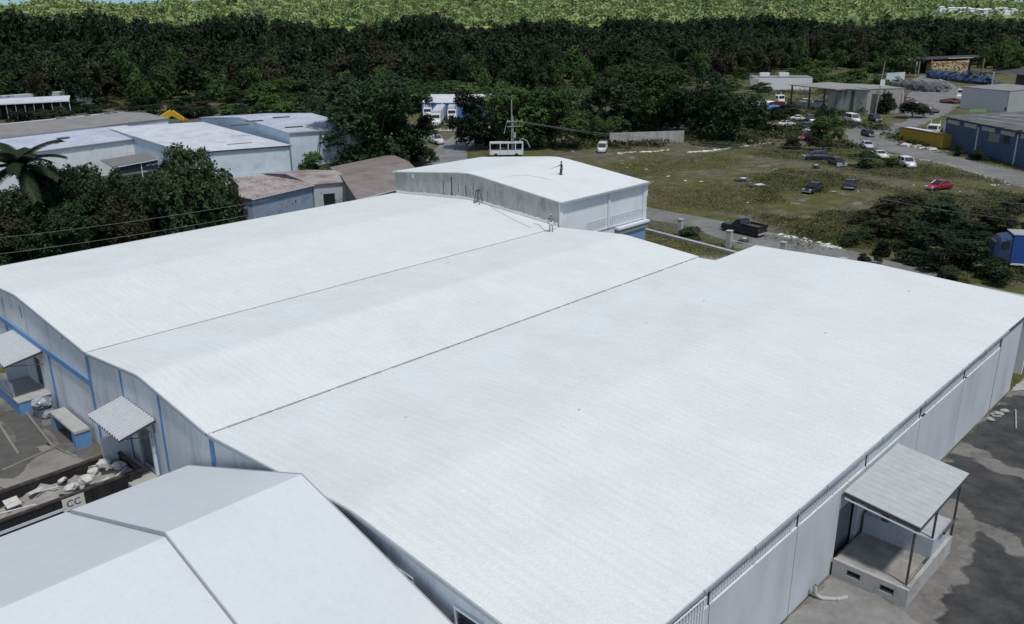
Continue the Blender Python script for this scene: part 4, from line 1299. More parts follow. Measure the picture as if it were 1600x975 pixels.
# ------------------------------------------------------------------ roads and yards behind
def gsheet(name, pxs, m, z, label):
    pts = [at(a, b, 0) for a, b in pxs]
    mb = MB()
    out = []
    for p, q_ in zip(pts, pts[1:] + pts[:1]):
        n = max(2, int((q_ - p).length / 2.5))
        for i in range(n):
            t = i / n
            out.append(p.lerp(q_, t) + Vector((random.uniform(-.35, .35), random.uniform(-.35, .35), 0)))
    mb.add([Vector((p.x, p.y, z)) for p in out], [tuple(range(len(out)))])
    o = mb.build(name, m)
    for p in o.data.polygons:
        if p.normal.z < 0: p.flip()
    return tag(o, label, kind='structure')
gsheet('back_road', [(1000, 322), (1060, 333), (1130, 346), (1200, 362), (1260, 376), (1330, 392), (1420, 415), (1500, 440), (1640, 470), (1640, 520), (1440, 470), (1300, 436), (1200, 414), (1120, 392), (1060, 372), (1000, 352)], ROADM, .035, 'grey gravel road behind the warehouse where the black pickup stands')
gsheet('back_yard', [(960, 372), (1010, 364), (1085, 378), (1160, 398), (1260, 425), (1100, 440), (960, 420)], SAND, .03, 'brown-grey concrete yard inside the white kerb')
gsheet('grass_verge', [(1010, 343), (1065, 352), (1140, 378), (1150, 392), (1080, 378), (1010, 358)], mat('verge_grass', (.06, .075, .03), var=.4, scale=2, bump=.5, bscale=6, col2=(.09, .085, .06), mix=(.45, .6), mscale=.8), .05, 'strip of weeds between the kerb and the back road')
gsheet('gravel_road', [(1388, 140), (1425, 142), (1402, 165), (1420, 188), (1375, 200), (1340, 196), (1318, 205), (1332, 226), (1400, 240), (1470, 256), (1540, 276), (1640, 306), (1640, 282), (1560, 258), (1490, 243), (1420, 226), (1402, 210), (1440, 195), (1480, 178), (1500, 165), (1515, 150), (1500, 138), (1470, 122), (1440, 118)], ROADM, .04, 'grey gravel lane and yard winding past the yellow container to the right edge')
gsheet('centre_road', [(655, 268), (672, 240), (690, 222), (712, 212), (735, 212), (745, 222), (730, 236), (735, 262), (700, 285)], mat('bluish_gravel', (.22, .225, .235), var=.2, scale=.6, bump=.3, bscale=5, col2=(.13, .135, .13), mix=(.45, .65), mscale=.25), .04, 'grey gravel lane leading back between the trees')
gsheet('centre_yard', [(668, 205), (690, 190), (760, 188), (768, 200), (720, 205)], PALEC, .045, 'pale concrete yard before the blue shed')
gsheet('left_back_yard', [(-60, 215), (0, 190), (130, 176), (240, 175), (300, 178), (560, 195), (600, 230), (480, 262), (380, 270), (230, 300), (-60, 300)], mat('left_yard_ground', (.10, .10, .085), var=.3, scale=.8, bump=.3, bscale=5, col2=(.055, .07, .03), mix=(.45, .6), mscale=.1), .03, 'bare and weedy ground between the sheds on the left')

# ------------------------------------------------------------------ kerb, posts, old wall
def wall_run(name, label, cat, a, b, h, th, m, group=None, z0=0.0):
    t = thing(name, label, cat, tuple(a), math.atan2((b - a).y, (b - a).x), group)
    ln = (b - a).length
    n = max(1, int(ln / 3.0))
    for i in range(n):
        MB().box((ln * (i + .5) / n, 0, h / 2), (ln / n - .03, th, h)).build('wall_section', m, t)
    return t
wall_run('kerb_wall', 'low pale concrete wall crossing behind the warehouse, carrying the white posts', 'wall', at(1004, 362), at(1168, 405), .5, .55, PALEC)
for k, (bx, by, ty, w) in enumerate(((1062, 370, 343, .55), (1138, 389, 361, .6), (1222, 406, 379, .55), (1315, 430, 404, .6))):
    p = at(bx, by)
    h = z_over(bx, ty, p)
    t = thing('gate_post', ('square white concrete post nearest the annex', 'square white concrete post just below the black pickup', 'square white post poking above the roof ridge, right of the pickup', 'short white post top above the far roof edge, rightmost of the row')[k], 'post', tuple(p), ANG + .1, 'white posts behind the warehouse')
    MB().box((0, 0, h / 2), (w, w, h)).build('shaft', PALEC, t, bevel=.02)
    MB().box((0, 0, h + .04), (w + .1, w + .1, .08)).build('cap', PALEC, t)
ow = wall_run('old_concrete_wall', 'old stained concrete wall standing at the far edge of the field', 'wall', at(952, 226), at(1068, 222), 2.4, .3, CONCR)
def pipe_rail(a, b, label):
    p, q_ = at(*a), at(*b)
    mb = MB().tube(p + Vector((0, 0, 1.1)), q_ + Vector((0, 0, 1.0)), .04, .04, 5)
    tag(mb.build('rail', TRIML), label, 'rail')
pipe_rail((1138, 389), (1190, 400), 'thin pale rail running right from the post below the pickup')

# ------------------------------------------------------------------ background buildings
def corr(name, c, c2, sc=2.2, st=.5, ax='X', **k):
    return mat(name, c, rough=.6, var=.1, scale=1.5, col2=c2, mix=(.42, .68), mscale=.35, wave=(ax, sc, st, .06), **k)
def bldg(name, label, nl, nr, depth, ze, dz=0, axis='x', wm=None, rm=None, skew=0.0, cat='building', open_front=False, z0=0.0, over=.25, rx=None, fdepth=None):
    """box building; nl/nr: ground points under the near eave, frame x along it, y away"""
    nl, nr = Vector((nl.x, nl.y, 0)), Vector((nr.x, nr.y, 0))
    a = math.atan2((nr - nl).y, (nr - nl).x)
    Ln = (nr - nl).length
    t = thing(name, label, cat, (nl.x, nl.y, z0), a)
    D = depth
    sk = skew
    def P(x, y, z): return Vector((x + sk * y / D, y, z))
    def wall(p, q_, zp, zq, nm='wall', m=None):
        mb = MB()
        dirv = (q_ - p).normalized(); nrm = Vector((-dirv.y, dirv.x, 0)) * .1
        mb.prism([p, q_, q_ + Vector((0, 0, zq)), p + Vector((0, 0, zp))], nrm)
        return mb.build(nm, m or wm, t)
    if not open_front: wall(P(0, 0, 0), P(Ln, 0, 0), ze, ze)
    zb = ze + (dz if not axis else 0) - (.02 if not axis else 0)
    wall(P(Ln, 0, 0), P(Ln, D, 0), ze, zb); wall(P(Ln, D, 0), P(0, D, 0), zb, zb); wall(P(0, D, 0), P(0, 0, 0), zb, ze)
    o = over
    ex = .15
    if dz and axis == 'x':                          # ridge parallel to the front
        yr = D / 2 if rx is None else rx
        for (ya, yb, za, zb) in ((-o, yr, ze, ze + dz), (yr, D + o, ze + dz, ze)):
            MB().prism([P(-o, ya, za), P(Ln + o, ya, za), P(Ln + o, yb, zb), P(-o, yb, zb)], (0, 0, .1)).build('roof_slope', rm, t)
        for x in (0, Ln):
            MB().prism([P(x, 0, ze), P(x, yr, ze + dz), P(x, D, ze)], (.1 if x == 0 else -.1, 0, 0)).build('gable', wm, t)
    elif dz and axis == 'y':
        xr = Ln / 2 if rx is None else rx
        for (xa, xb, za, zb) in ((-o, xr, ze, ze + dz), (xr, Ln + o, ze + dz, ze)):
            MB().prism([P(xa, -o, za), P(xb, -o, zb), P(xb, D + o, zb), P(xa, D + o, za)], (0, 0, .1)).build('roof_slope', rm, t)
        for y in (0, D):
            MB().prism([P(0, y, ze), P(xr, y, ze + dz), P(Ln, y, ze)], (0, .1 if y == 0 else -.1, 0)).build('gable', wm, t)
    else:
        MB().prism([P(-o, -o, ze + .01), P(Ln + o, -o, ze + .01), P(Ln + o, D + o, ze + .01 + (dz or 0)), P(-o, D + o, ze + .01 + (dz or 0))], (0, 0, .12)).build('roof_slope', rm, t)
    t['_L'] = Ln
    return t, P, Ln
PBLUE = mat('pale_blue_white_wall', (.58, .68, .76), rough=.85, var=.08, scale=1.0, col2=(.38, .44, .52), mix=(.5, .8), mscale=.3)
RPALE = corr('pale_lilac_metal_roof', (.48, .52, .62), (.36, .40, .49), 1.4, .3)
RWHT = corr('white_metal_roof', (.60, .63, .68), (.45, .48, .52), 1.4, .3)
RGREY = corr('brown_grey_old_roof', (.27, .26, .25), (.19, .18, .17), 1.6, .4)
RRUST = corr('rusty_pink_corrugated_roof', (.40, .36, .35), (.20, .12, .10), 1.2, 1.0)
RBRN = corr('brown_corrugated_roof', (.27, .24, .22), (.17, .145, .13), 1.3, .8)
# W1
t, P, Ln = bldg('white_shed', 'long white walled shed with a low pale metal roof behind the palm', at(-90, 256, 5.6), at(240, 213, 5.6), 20, 5.6, 1.2, 'x', WALLW, RPALE, skew=2)
for x in (Ln * .52, Ln * .68, Ln * .84, Ln * .94):
    MB().box(P(x, -.06, 2.75), (.16, .1, 5.4)).build('downpipe', TRIML, t)
MB().box(P(Ln * .5, -.32, 5.62), (Ln + .4, .12, .14)).build('gutter', TRIMD, t)
MB().box(P(Ln * .88, -.07, 3.0), (3.2, .06, 1.1)).build('panel', TRIML, t)
MB().box(P(Ln * .6, 5.5, 6.55), (2.2, .7, .06), tilt=Matrix.Rotation(.12, 3, 'X')).build('roof_vent', STEEL, t)
t, P, Ln = bldg('grey_shed', 'wide shed with an old brown-grey roof and ragged right end behind the white shed', at(-110, 226, 6.2), at(262, 184, 6.2), 20, 6.0, .5, 'x', WALLG, RGREY, skew=3)
MB().box(P(Ln * .5, 20.2, 6.1), (Ln, .3, .25)).build('ridge_cap', TRIML, t)
for i in range(14):
    MB().box(P(Ln - 1 - i * 1.1, 20.3 + random.uniform(-.4, .4), 6.15 + random.uniform(0, .25)), (random.uniform(.6, 1.6), random.uniform(.4, 1.2), .05), rz=random.uniform(-.5, .5)).build('loose_sheet', RGREY, t)
# awning with dark banner in front of the white shed
ap = at(182, 285, 0); aq = at(263, 272, 0)
t = thing('dark_lean_to', 'grey topped lean-to with a dark navy front below the white shed', 'shed', tuple(ap), math.atan2((aq - ap).y, (aq - ap).x))
Ln = (aq - ap).length
zt = z_over(182, 278, ap)
MB().prism([(-.5, -.3, 2.6), (Ln, -.3, 2.9), (Ln, 3.2, 3.6), (-.5, 3.2, 3.4)], (0, 0, .12)).build('roof', mat('lean_to_roof', (.17, .17, .17), var=.1), t)
MB().box((Ln / 2, 0, 1.9), (Ln, .1, 1.3)).build('banner', mat('navy_banner', (.015, .017, .045), rough=.6, var=.3, scale=3), t)
for x in (0, Ln * .5, Ln): MB().box((x, 0, 1.3), (.14, .14, 2.6)).build('post', TRIML, t)
MB().box((Ln / 2, -.32, 2.72), (Ln + .5, .06, .14), tilt=Matrix.Rotation(-.045, 3, 'Y')).build('fascia', TRIML, t)
for i in range(5): MB().box((Ln * .62 + i * .55, -.07, 2.05 + .1 * (i % 2)), (.42, .02, .1)).build('painted_mark', TRIML, t)
cv = MB().blob((0, 0, .5), (1.4, .7, .55), 4, 3, .1)
o = cv.build('green_cover', mat('green_cover', (.02, .16, .08), rough=.5, var=.2, scale=3)); o.location = at(200, 300, 0)
tag(o, 'dull green covered lump below the navy fronted lean-to', 'cover')
# far-left open shed and white boxes behind it
a_, b_ = at(-60, 192, 0), at(112, 182, 0)
t = thing('open_shed', 'long low open shed with thin posts and a pale roof edge at the far left', 'shed', tuple(a_), math.atan2((b_ - a_).y, (b_ - a_).x))
Ln = (b_ - a_).length
MB().prism([(-.3, -.3, 4.4), (Ln, -.3, 4.4), (Ln + 1, 7, 5.2), (-.3, 7, 5.2)], (0, 0, .12)).build('roof', RWHT, t)
MB().box((Ln / 2, -.34, 4.35), (Ln + .4, .08, .3)).build('fascia', TRIML, t)
MB().box((Ln / 2, 6.8, 2.2), (Ln, .15, 4.4)).build('back_wall', mat('dark_boards', (.035, .035, .032), var=.3), t)
for i in range(13):
    MB().box((Ln * i / 12, 0, 2.2), (.16, .16, 4.4)).build('post', TRIMD if i < 12 else TRIML, t)
for i in range(10):
    MB().box((Ln * (i + .4) / 10, 5.5, 1.3 + random.uniform(0, .5)), (1.4, 1.2, 2.4)).build('stored_pile', STEEL, t)
def small_box(name, label, cat, a, b, h, d_, m, parts=()):
    p, q_ = at(*a), at(*b)
    t = thing(name, label, cat, tuple(p), math.atan2((q_ - p).y, (q_ - p).x))
    L_ = (q_ - p).length
    MB().box((L_ / 2, d_ / 2, h / 2 + .3), (L_, d_, h)).build('body', m, t, bevel=.05)
    for i in range(int(L_ / .8)):
        MB().box((.4 + i * .8, -.02, h / 2 + .3), (.08, .05, h - .2)).build('rib', m, t)
    for x in (.2, L_ - .2): MB().box((x, d_ / 2, .15), (.3, d_, .3)).build('bearer', STEEL, t)
    return t
small_box('white_container', 'long scuffed white and light blue container behind the open shed', 'container', (8, 170), (104, 162), 3.6, 2.6, mat('scuffed_white_blue', (.5, .56, .6), var=.15, col2=(.10, .12, .12), mix=(.5, .6), mscale=.35))
small_box('white_trailer', 'small white trailer box half hidden under trees right of the open shed', 'trailer', (124, 166), (148, 164), 3.4, 2.6, WHITEP)
# W3 pale warehouse pair
nl = at(452, 207, 7); nr = at(566, 199, 7)
nl.z = nr.z = 0
t, P, Ln = bldg('pale_warehouse', 'pale blue-white warehouse with a broad lilac-white roof left of the big tree', nl, nr, 34, 6.9, 1.3, 'x', PBLUE, RPALE, skew=-9)
MB().box(P(Ln / 2, -.28, 6.95), (Ln + .5, .08, .22)).build('fascia', TRIMD, t)
for (x, y) in ((3, 4), (0, 12), (-4, 9), (6, 14), (1, 20)):
    MB().box(P(x, y, 7.12 + y / 17 * 1.3 * (1 if y < 17 else .9)), (3.2, .35, .16)).build('roof_vent', STEEL, t)
l2 = at(345, 235, 5); r2 = at(452, 227, 5); l2.z = r2.z = 0
t, P, Ln = bldg('lower_warehouse_wing', 'lower white wing in front of the pale warehouse, lit wall and dark eave', r2 + (l2 - r2) * 1.45, r2, 27, 4.9, 1.9, '', PBLUE, RWHT, skew=-10)
MB().box(P(Ln / 2, -.28, 4.93), (Ln + .5, .1, .2)).build('gutter', SEAM, t)
for i in range(9): MB().box(P(Ln - 1 - i * 2.2, -.3, 4.82), (.1, .14, .1)).build('bracket', SEAM, t)
MB().box(P(Ln - .1, -.05, 2.4), (.14, .1, 4.8)).build('downpipe', TRIMD, t)
MB().box(P(Ln - 6, 4.0, 5.36), (4.2, .12, .12)).build('roof_seam', SEAM, t)
MB().box(P(Ln - 9, -.8, .25), (16, 1.2, .5)).build('plinth', PALEC, t)
# house with rusty corrugated roof
wl = at(393, 311, 3.4); wr = at(487, 287, 3.6); wl.z = wr.z = 0
t, P, Ln = bldg('rusty_roof_house', 'blue and white house under a rust stained pink corrugated roof', wl, wr, 15, 3.4, 1.0, 'x', mat('pale_blue_house_wall', (.26, .34, .47), var=.12, scale=1, col2=(.14, .18, .25), mix=(.5, .7), mscale=.7), RRUST, skew=-5, over=.4)
for i in range(17):                               # raised ribs on the near slope
    x = -.3 + i * (Ln + .6) / 16
    p0, p1 = P(x, -.38, 3.53), P(x, 7.4, 4.53)
    MB().tube(p0, p1, .07, .07, 4).build('roof_rib', mat('rib_white', (.55, .52, .52), var=.3, scale=2, col2=(.22, .13, .11), mix=(.5, .65), mscale=.6), t)
MB().box(P(Ln * .5, -.4, 3.4), (Ln + .8, .05, .12)).build('fascia', TRIML, t)
w2 = at(560, 281, 3.6); w2.z = 0
t, P, Ln = bldg('house_extension', 'white walled extension with creepers right of the rusty roofed house', wr + (w2 - wr) * .03, w2, 12, 3.45, .7, 'x', mat('mottled_white_wall', (.46, .50, .56), var=.12, col2=(.2, .23, .2), mix=(.55, .62), mscale=.6), RRUST, skew=-5, over=.3)
MB().box(P(Ln * .32, -.04, 1.0), (1.6, .1, 2.0)).build('door', BLACK, t)
t, P, Ln = bldg('brown_roof_shed', 'low shed with a wide brown-grey corrugated roof beside the annex', at(560, 309, 3.3), at(665, 282, 3.3), 20, 3.2, .8, 'x', mat('brown_shed_wall', (.2, .2, .19), var=.2), RBRN, skew=16, over=.5)
MB().box(P(Ln * .5, -.52, 3.2), (Ln + 1, .06, .14)).build('fascia', TRIML, t)
for i in range(3): MB().box(P(Ln * .22 + i * .4, -.9 - i * .1, 3.0 - i * .1), (2.6, .4, .05)).build('loose_sheet', mat('pale_green_sheet', (.35, .42, .38), var=.15), t)
# blue roofed shed in the centre
nl = at(660, 186, 0); nr = at(762, 186, 0)
t, P, Ln = bldg('blue_shed', 'bright blue walled shed with a white metal roof behind the parked trucks', nl, nr, 13, 4.2, 1.6, 'x', mat('bright_blue_wall', (.07, .19, .50), rough=.7, var=.1), RWHT, skew=3)
MB().box(P(Ln * .32, -.5, 4.0), (.25, 1.0, .2)).build('purlin', TRIML, t)
for i in range(9): MB().prism([P(.2 + i * Ln / 9, -.3, 4.33), P(.3 + i * Ln / 9, -.3, 4.33), P(.3 + i * Ln / 9, 6.4, 5.92), P(.2 + i * Ln / 9, 6.4, 5.92)], (0, 0, .06)).build('roof_rib', TRIML, t)
# white leaning posts / gantry left of the big tree
gp = at(458, 172, 0)
t = thing('white_bus', 'white bus body partly hidden behind the big dark tree', 'bus', tuple(gp), .15)
MB().box((5, 0, 2.0), (11, 2.5, 2.6)).build('body', WHITEP, t, bevel=.15)
for i in range(7): MB().box((.8 + i * 1.45, -1.27, 2.3), (1.0, .05, .9)).build('window', GLASS, t)
for x in (1.6, 8.5): MB().tube((x, -1.3, .5), (x, 1.3, .5), .5, .5, 14).build('wheel', RUBBER, t)
for k, (bx, by, ty, lean) in enumerate(((413, 170, 150, .1), (675, 252, 236, 0), (1242, 95, 83, 0))):
    p = at(bx, by, 0); h = z_over(bx, ty, p)
    mb = MB().tube((0, 0, 0), (-lean * 3, 0, h), .16, .12, 7)
    o = mb.build('pole', WOODP); o.location = p
    tag(o, ('short leaning pale pole behind the pale warehouse', 'short pale post at the left side of the lane behind the annex', 'short pale stump at the forest foot')[k], 'pole')

# right hand background -------------------------------------------------
p0, p1 = at(1472, 229, 0), at(1640, 272, 0)
SLATE = mat('slate_blue_wall', (.06, .10, .18), rough=.8, var=.12, scale=.6, col2=(.045, .075, .135), mix=(.45, .7), mscale=.25)
t, P, Ln = bldg('blue_building', 'slate blue building with white window bands and dark ragged roof at the right edge', p0, p1, 26, 5.9, .9, '', SLATE, corr('dark_ragged_roof', (.10, .10, .095), (.18, .17, .16), 1.0, .8, 'Y'), over=.9)
for k, x in enumerate(np.arange(.9, Ln - 4, 5.6)):
    MB().box(P(float(x) + 1.9, -.06, 5.15), (3.9, .12, .75)).build('window_band', mat('dull_white_band', (.42, .42, .42), var=.15), t)
for x in (.1, 11.0, 22.5):
    MB().box(P(x, -.08, 2.6), (.2, .16, 5.2)).build('downpipe', TRIML, t)
MB().box(P(16.0, -.03, 3.9), (3.2, .08, 1.5)).build('window', mat('dusty_window', (.20, .21, .21), rough=.3, var=.2), t)
MB().box(P(19.5, -.03, 4.0), (1.6, .08, 1.2)).build('window', GLASS, t)
for (x, y, l, r_) in ((8, 6, 9, .3), (14, 3, 13, .22), (6, 10, 5, .9)):
    MB().box(P(x, y, 6.25 + y * .035), (l, .14, .1), rz=r_).build('roof_beam', TRIML, t)
for i in range(22):
    MB().box(P(Ln * random.random(), -.7 + random.uniform(-.5, .6), 6.08), (random.uniform(.6, 1.8), random.uniform(.5, 1.1), .04), rz=random.uniform(-.3, .3)).build('loose_sheet', mat('dark_ragged_roof', (0, 0, 0)), t)
p0, p1 = at(1518, 170, 0), at(1572, 176, 0)
GW = mat('pale_grey_green_wall', (.36, .40, .38), var=.1, scale=.6, col2=(.28, .31, .3), mix=(.5, .75), mscale=.3)
t, P, Ln = bldg('white_green_building', 'white and grey flat building with a green dado and grey roller door', p0, p1, 12, 5.6, .3, '', GW, RGREY, over=.1)
MB().box(P(Ln / 2, -.04, .9), (Ln, .07, .9)).build('dado', mat('dark_green_dado', (.05, .09, .08), var=.1), t)
MB().box(P(Ln * .56, -.06, 1.9), (3.4, .1, 3.4)).build('roller_door', mat('grey_roller', (.20, .24, .22), var=.1, wave=('Z', 3, .5, .05)), t)
MB().box(P(Ln / 2, -.03, 3.4), (Ln, .05, .05)).build('seam', SEAM, t)
q0, q1 = at(1572, 176, 0), at(1640, 170, 0)
t, P, Ln = bldg('white_block', 'plain off-white block with a dark arched opening, at the right edge beyond the blue building', q0, q1, 14, 5.5, .3, '', mat('offwhite_block', (.55, .56, .57), var=.1), RGREY, over=.1)
MB().tube(P(6, -.05, 1.0), P(6, .05, 1.0), 1.6, 1.6, 16).build('opening', BLACK, t)
o = MB().box((0, 0, .35), (4.6, .15, .7)).build('green_board', mat('light_green_board', (.20, .34, .16), var=.2)); o.location = at(1527, 175, 0)
tag(o, 'light green board at the foot of the white and grey building', 'board')
p0, p1 = at(1548, 142, 0), at(1650, 150, 0)
t = thing('dark_open_shed', 'dark roofed open shed with a white corner post at the top right', 'shed', tuple(p0), math.atan2((p1 - p0).y, (p1 - p0).x))
Ln = (p1 - p0).length
MB().prism([(0, 0, 6.3), (Ln, 0, 5.4), (Ln, 14, 6.0), (0, 14, 6.9)], (0, 0, .2)).build('roof', mat('black_roof', (.04, .04, .04), var=.2), t)
MB().box((.2, 0, 3.2), (.5, .5, 6.3)).build('post', TRIML, t)
MB().box((Ln / 2, 12, 3), (Ln, .2, 6)).build('back_wall', STEEL, t)
MB().box((Ln / 2, -.1, 6.0), (Ln, .1, .2), tilt=Matrix.Rotation(.03, 3, 'Y')).build('fascia', TRIMD, t)
# yellow container in front of the blue building with white rubbish
p0, p1 = at(1404, 220, 0), at(1471, 233, 0)
YEL = mat('mustard_container', (.42, .30, .045), rough=.6, var=.15, col2=(.22, .13, .03), mix=(.55, .75), mscale=.8)
t = thing('yellow_container', 'mustard yellow ribbed container beside the blue building', 'container', tuple(p0), math.atan2((p1 - p0).y, (p1 - p0).x))
Ln = (p1 - p0).length
MB().box((Ln / 2, 1.3, 1.45), (Ln, 2.5, 2.6)).build('body', YEL, t)
for i in range(int(Ln / .55)): MB().box((.3 + i * .55, -.01, 1.45), (.22, .1, 2.3)).build('rib', YEL, t)
MB().box((Ln / 2, -.02, 2.8), (Ln + .05, .14, .16)).build('top_rail', mat('brown_rail', (.12, .07, .03), var=.2), t)
MB().box((Ln * .4, 1.3, 2.86), (Ln * .72, 1.2, .1)).build('roof_sheet', TRIML, t)
for k in range(16):
    p = at(1404 + k * 4.2 + random.uniform(-2, 2), 225 + k * .75 + random.uniform(-2, 2.5), 0)
    s = random.uniform(.3, .75)
    o = MB().blob((0, 0, s * .35), (s * 1.3, s, s * .55), k, 2, .3).build('rubbish_bag', DEB[random.choice((0, 0, 1, 1, 3))])
    o.location = p
    tag(o, 'rubbish bag in the heap along the foot of the yellow container', 'rubbish', 'rubbish heap by the yellow container')
# streaked concrete shed with open front, left of pole
SHW = mat('streaked_shed_wall', (.34, .335, .31), var=.2, scale=.8, stretch=(1, 1, .15), col2=(.10, .10, .09), mix=(.5, .66), mscale=.7)
c0, c1, c2 = at(1292, 174, 0), at(1352, 178, 0), at(1408, 176, 0)
t, P, Ln = bldg('streaked_shed', 'roofless looking concrete shed with black streaked walls and a grey roof slab', c0, c1, 14, 6.2, .3, '', SHW, mat('grey_roof_slab', (.27, .265, .25), var=.12), over=.3)
MB().box(P(Ln * .63, -.04, 3), (.9, .08, 6)).build('dark_strip', STREAK, t)
t, P, Ln = bldg('streaked_shed_extension', 'taller streaked wall right of the concrete shed, behind the tall thin pole', c1 + Vector((.3, .5, 0)), c2, 8, 6.4, 0, '', SHW, mat('grey_roof_slab', (0, 0, 0)), over=.1)
for x in (2.0, 6.5): MB().box(P(x, -.04, 2.6), (1.6, .08, 5.2)).build('dark_strip', STREAK, t)
MB().box(P(Ln - .2, -.1, 2.6), (.5, .3, 5.0)).build('pier', PALEC, t)
MB().box(P(Ln + .3, -.1, 2.6), (.5, .3, 4.0)).build('red_strip', mat('dull_red_paint', (.16, .03, .03), var=.2), t)
o0 = at(1248, 168, 0)
t = thing('carport', 'open carport with grey roof on dark posts, left part of the concrete shed', 'carport', tuple(o0), math.atan2((c0 - o0).y, (c0 - o0).x))
Ln = (c0 - o0).length
MB().prism([(-4, -1, 6.0), (Ln + 4, -1, 6.0), (Ln + 6, 12, 6.4), (-2, 12, 6.4)], (0, 0, .25)).build('roof', mat('grey_roof_slab', (0, 0, 0)), t)
for x in (-3, Ln * .4, Ln - 1): MB().box((x, -.6, 3), (.35, .35, 6)).build('post', STEEL, t)
MB().box((Ln * .35, 0, .9), (Ln * .9, .2, 1.8)).build('low_wall', SHW, t)
# white building in the thicket
t, P, Ln = bldg('long_white_wall_building', 'long low white flat building among the bushes before the forest', at(1176, 140, 0), at(1268, 140, 0), 10, 4.2, 0, '', mat('clean_white_wall', (.66, .68, .70), var=.06), RGREY, over=.05)
for x in (Ln * .22, Ln * .55): MB().box(P(x, 5, 5.0), (3.4, 2.5, 1.2)).build('roof_box', TRIML, t)
MB().box(P(.5, -.05, 2.0), (3, .1, 3.6)).build('grey_end', CONCR, t)
# log store
p0, p1 = at(1432, 116, 0), at(1532, 112, 0)
t = thing('log_store', 'open store stacked full of tan sawn logs under a black roof near the forest', 'log store', tuple(p0), math.atan2((p1 - p0).y, (p1 - p0).x))
Ln = (p1 - p0).length
MB().prism([(-6, -1, 6.0), (Ln + 2, -1, 6.4), (Ln + 2, 7, 6.9), (-6, 7, 6.5)], (0, 0, .25)).build('roof', mat('black_roof', (0, 0, 0)), t)
MB().box((Ln * .62, -1.05, 6.45), (Ln * .4, .1, .25)).build('white_edge', TRIML, t)
MB().box((Ln / 2, 6, 3), (Ln, .2, 6)).build('back_wall', STEEL, t)
for x in (-5, 0, Ln * .18, Ln * .75, Ln): MB().box((x, -.8, 3), (.5, .5, 6)).build('post', mat('tan_post', (.30, .24, .14), var=.2), t)
LOGM = [mat('log_end_tan', (.45, .33, .18), var=.2, scale=3), mat('log_end_dark', (.22, .14, .08), var=.2, scale=3), mat('log_end_pale', (.58, .48, .32), var=.2, scale=3)]
lmesh = {}
for i in range(290):
    m = LOGM[random.choice((0, 0, 1, 2, 2))]
    if m.name not in lmesh:
        o = MB().tube((0, -.1, 0), (0, 3.6, 0), .42, .40, 8).build('log', m, t); lmesh[m.name] = o.data
    else:
        o = bpy.data.objects.new('log', lmesh[m.name]); COL.objects.link(o); o.parent = t
    c_ = i % 29; r_ = i // 29
    o.location = (Ln * .19 + c_ * (Ln * .55 / 29) + (r_ % 2) * .35, random.uniform(-.3, .3) - 1.6, .4 + r_ * .5)
    o.scale = (1.0, 1, .75)
# junk piles
def pile(name, label, cat, pxs, m1, m2, hmax, n, seed, smin=.5, smax=2.2):
    """one pile thing: core mound plus loose pieces as its parts"""
    rr = random.Random(seed)
    pts = [at(a, b, 0) for a, b in pxs]
    c = sum(pts, Vector()) / len(pts)
    t = thing(name, label, cat, tuple(c))
    a, b = pts[0] - c, pts[-1] - c
    ln = (pts[-1] - pts[0]).length
    for k in range(n):
        s = k / n
        seg = rr.random() * (len(pts) - 1)
        i = min(int(seg), len(pts) - 2)
        p = pts[i].lerp(pts[i + 1], seg - i) - c
        off = rr.gauss(0, 1.6)
        z = max(.2, hmax * (1 - abs(off) / 4.5) * rr.random())
        sz = rr.uniform(smin, smax)
        mb = MB().box((0, 0, 0), (sz * 1.6, sz * .7, rr.uniform(.06, .5)))
        o = mb.build('piece', rr.choice((m1, m1, m2)), t)
        o.location = (p.x + rr.gauss(0, .5), p.y + off, z)
        o.rotation_euler = (rr.uniform(-.5, .5), rr.uniform(-.5, .5), rr.uniform(0, 3.1))
    mb = MB()
    for i in range(len(pts) - 1):
        for j in range(3):
            p = pts[i].lerp(pts[i + 1], j / 3) - c
            mb.blob((p.x, p.y, hmax * .25), (3.2, 2.6, hmax * .5), seed + i + j, 2, .25)
    mb.build('mound', m1, t)
    return t
pile('scrap_pile', 'long grey heap of scrap along the gravel yard', 'scrap heap', [(1402, 138), (1425, 140), (1450, 143), (1478, 143)], mat('grey_scrap', (.10, .105, .11), var=.35), mat('light_scrap', (.24, .25, .26), var=.3), 4.0, 120, 3)
pile('blue_scrap_pile', 'dark blue heap of wrapped junk behind the grey scrap heap', 'scrap heap', [(1458, 122), (1490, 126), (1520, 130), (1545, 132)], mat('blue_scrap', (.03, .06, .12), var=.35), mat('blue_grey_scrap', (.10, .14, .19), var=.3), 4.2, 120, 5, .8, 2.8)
pile('car_part_pile', 'heap of dark car parts and white sheets below the streaked wall', 'scrap heap', [(1412, 158), (1425, 165), (1440, 172), (1450, 178)], mat('dark_scrap', (.06, .055, .055), var=.4), mat('white_scrap', (.5, .5, .5), var=.3), 1.8, 50, 8, .4, 1.4)
pile('board_pile', 'heap of dark boards and pale sheets beside the brown roofed shed', 'scrap heap', [(520, 266), (545, 268), (556, 266)], mat('dark_boards', (.0, 0, 0)), mat('pale_boards', (.48, .47, .46), var=.2), 1.8, 40, 9, .5, 1.3)
pile('red_scrap_pile', 'rusty red and black machinery heap before the white cab', 'scrap heap', [(1483, 160), (1497, 162), (1510, 162)], mat('rust_scrap', (.08, .035, .03), var=.4), mat('ochre_scrap', (.25, .17, .05), var=.3), 1.6, 34, 10, .5, 1.5)
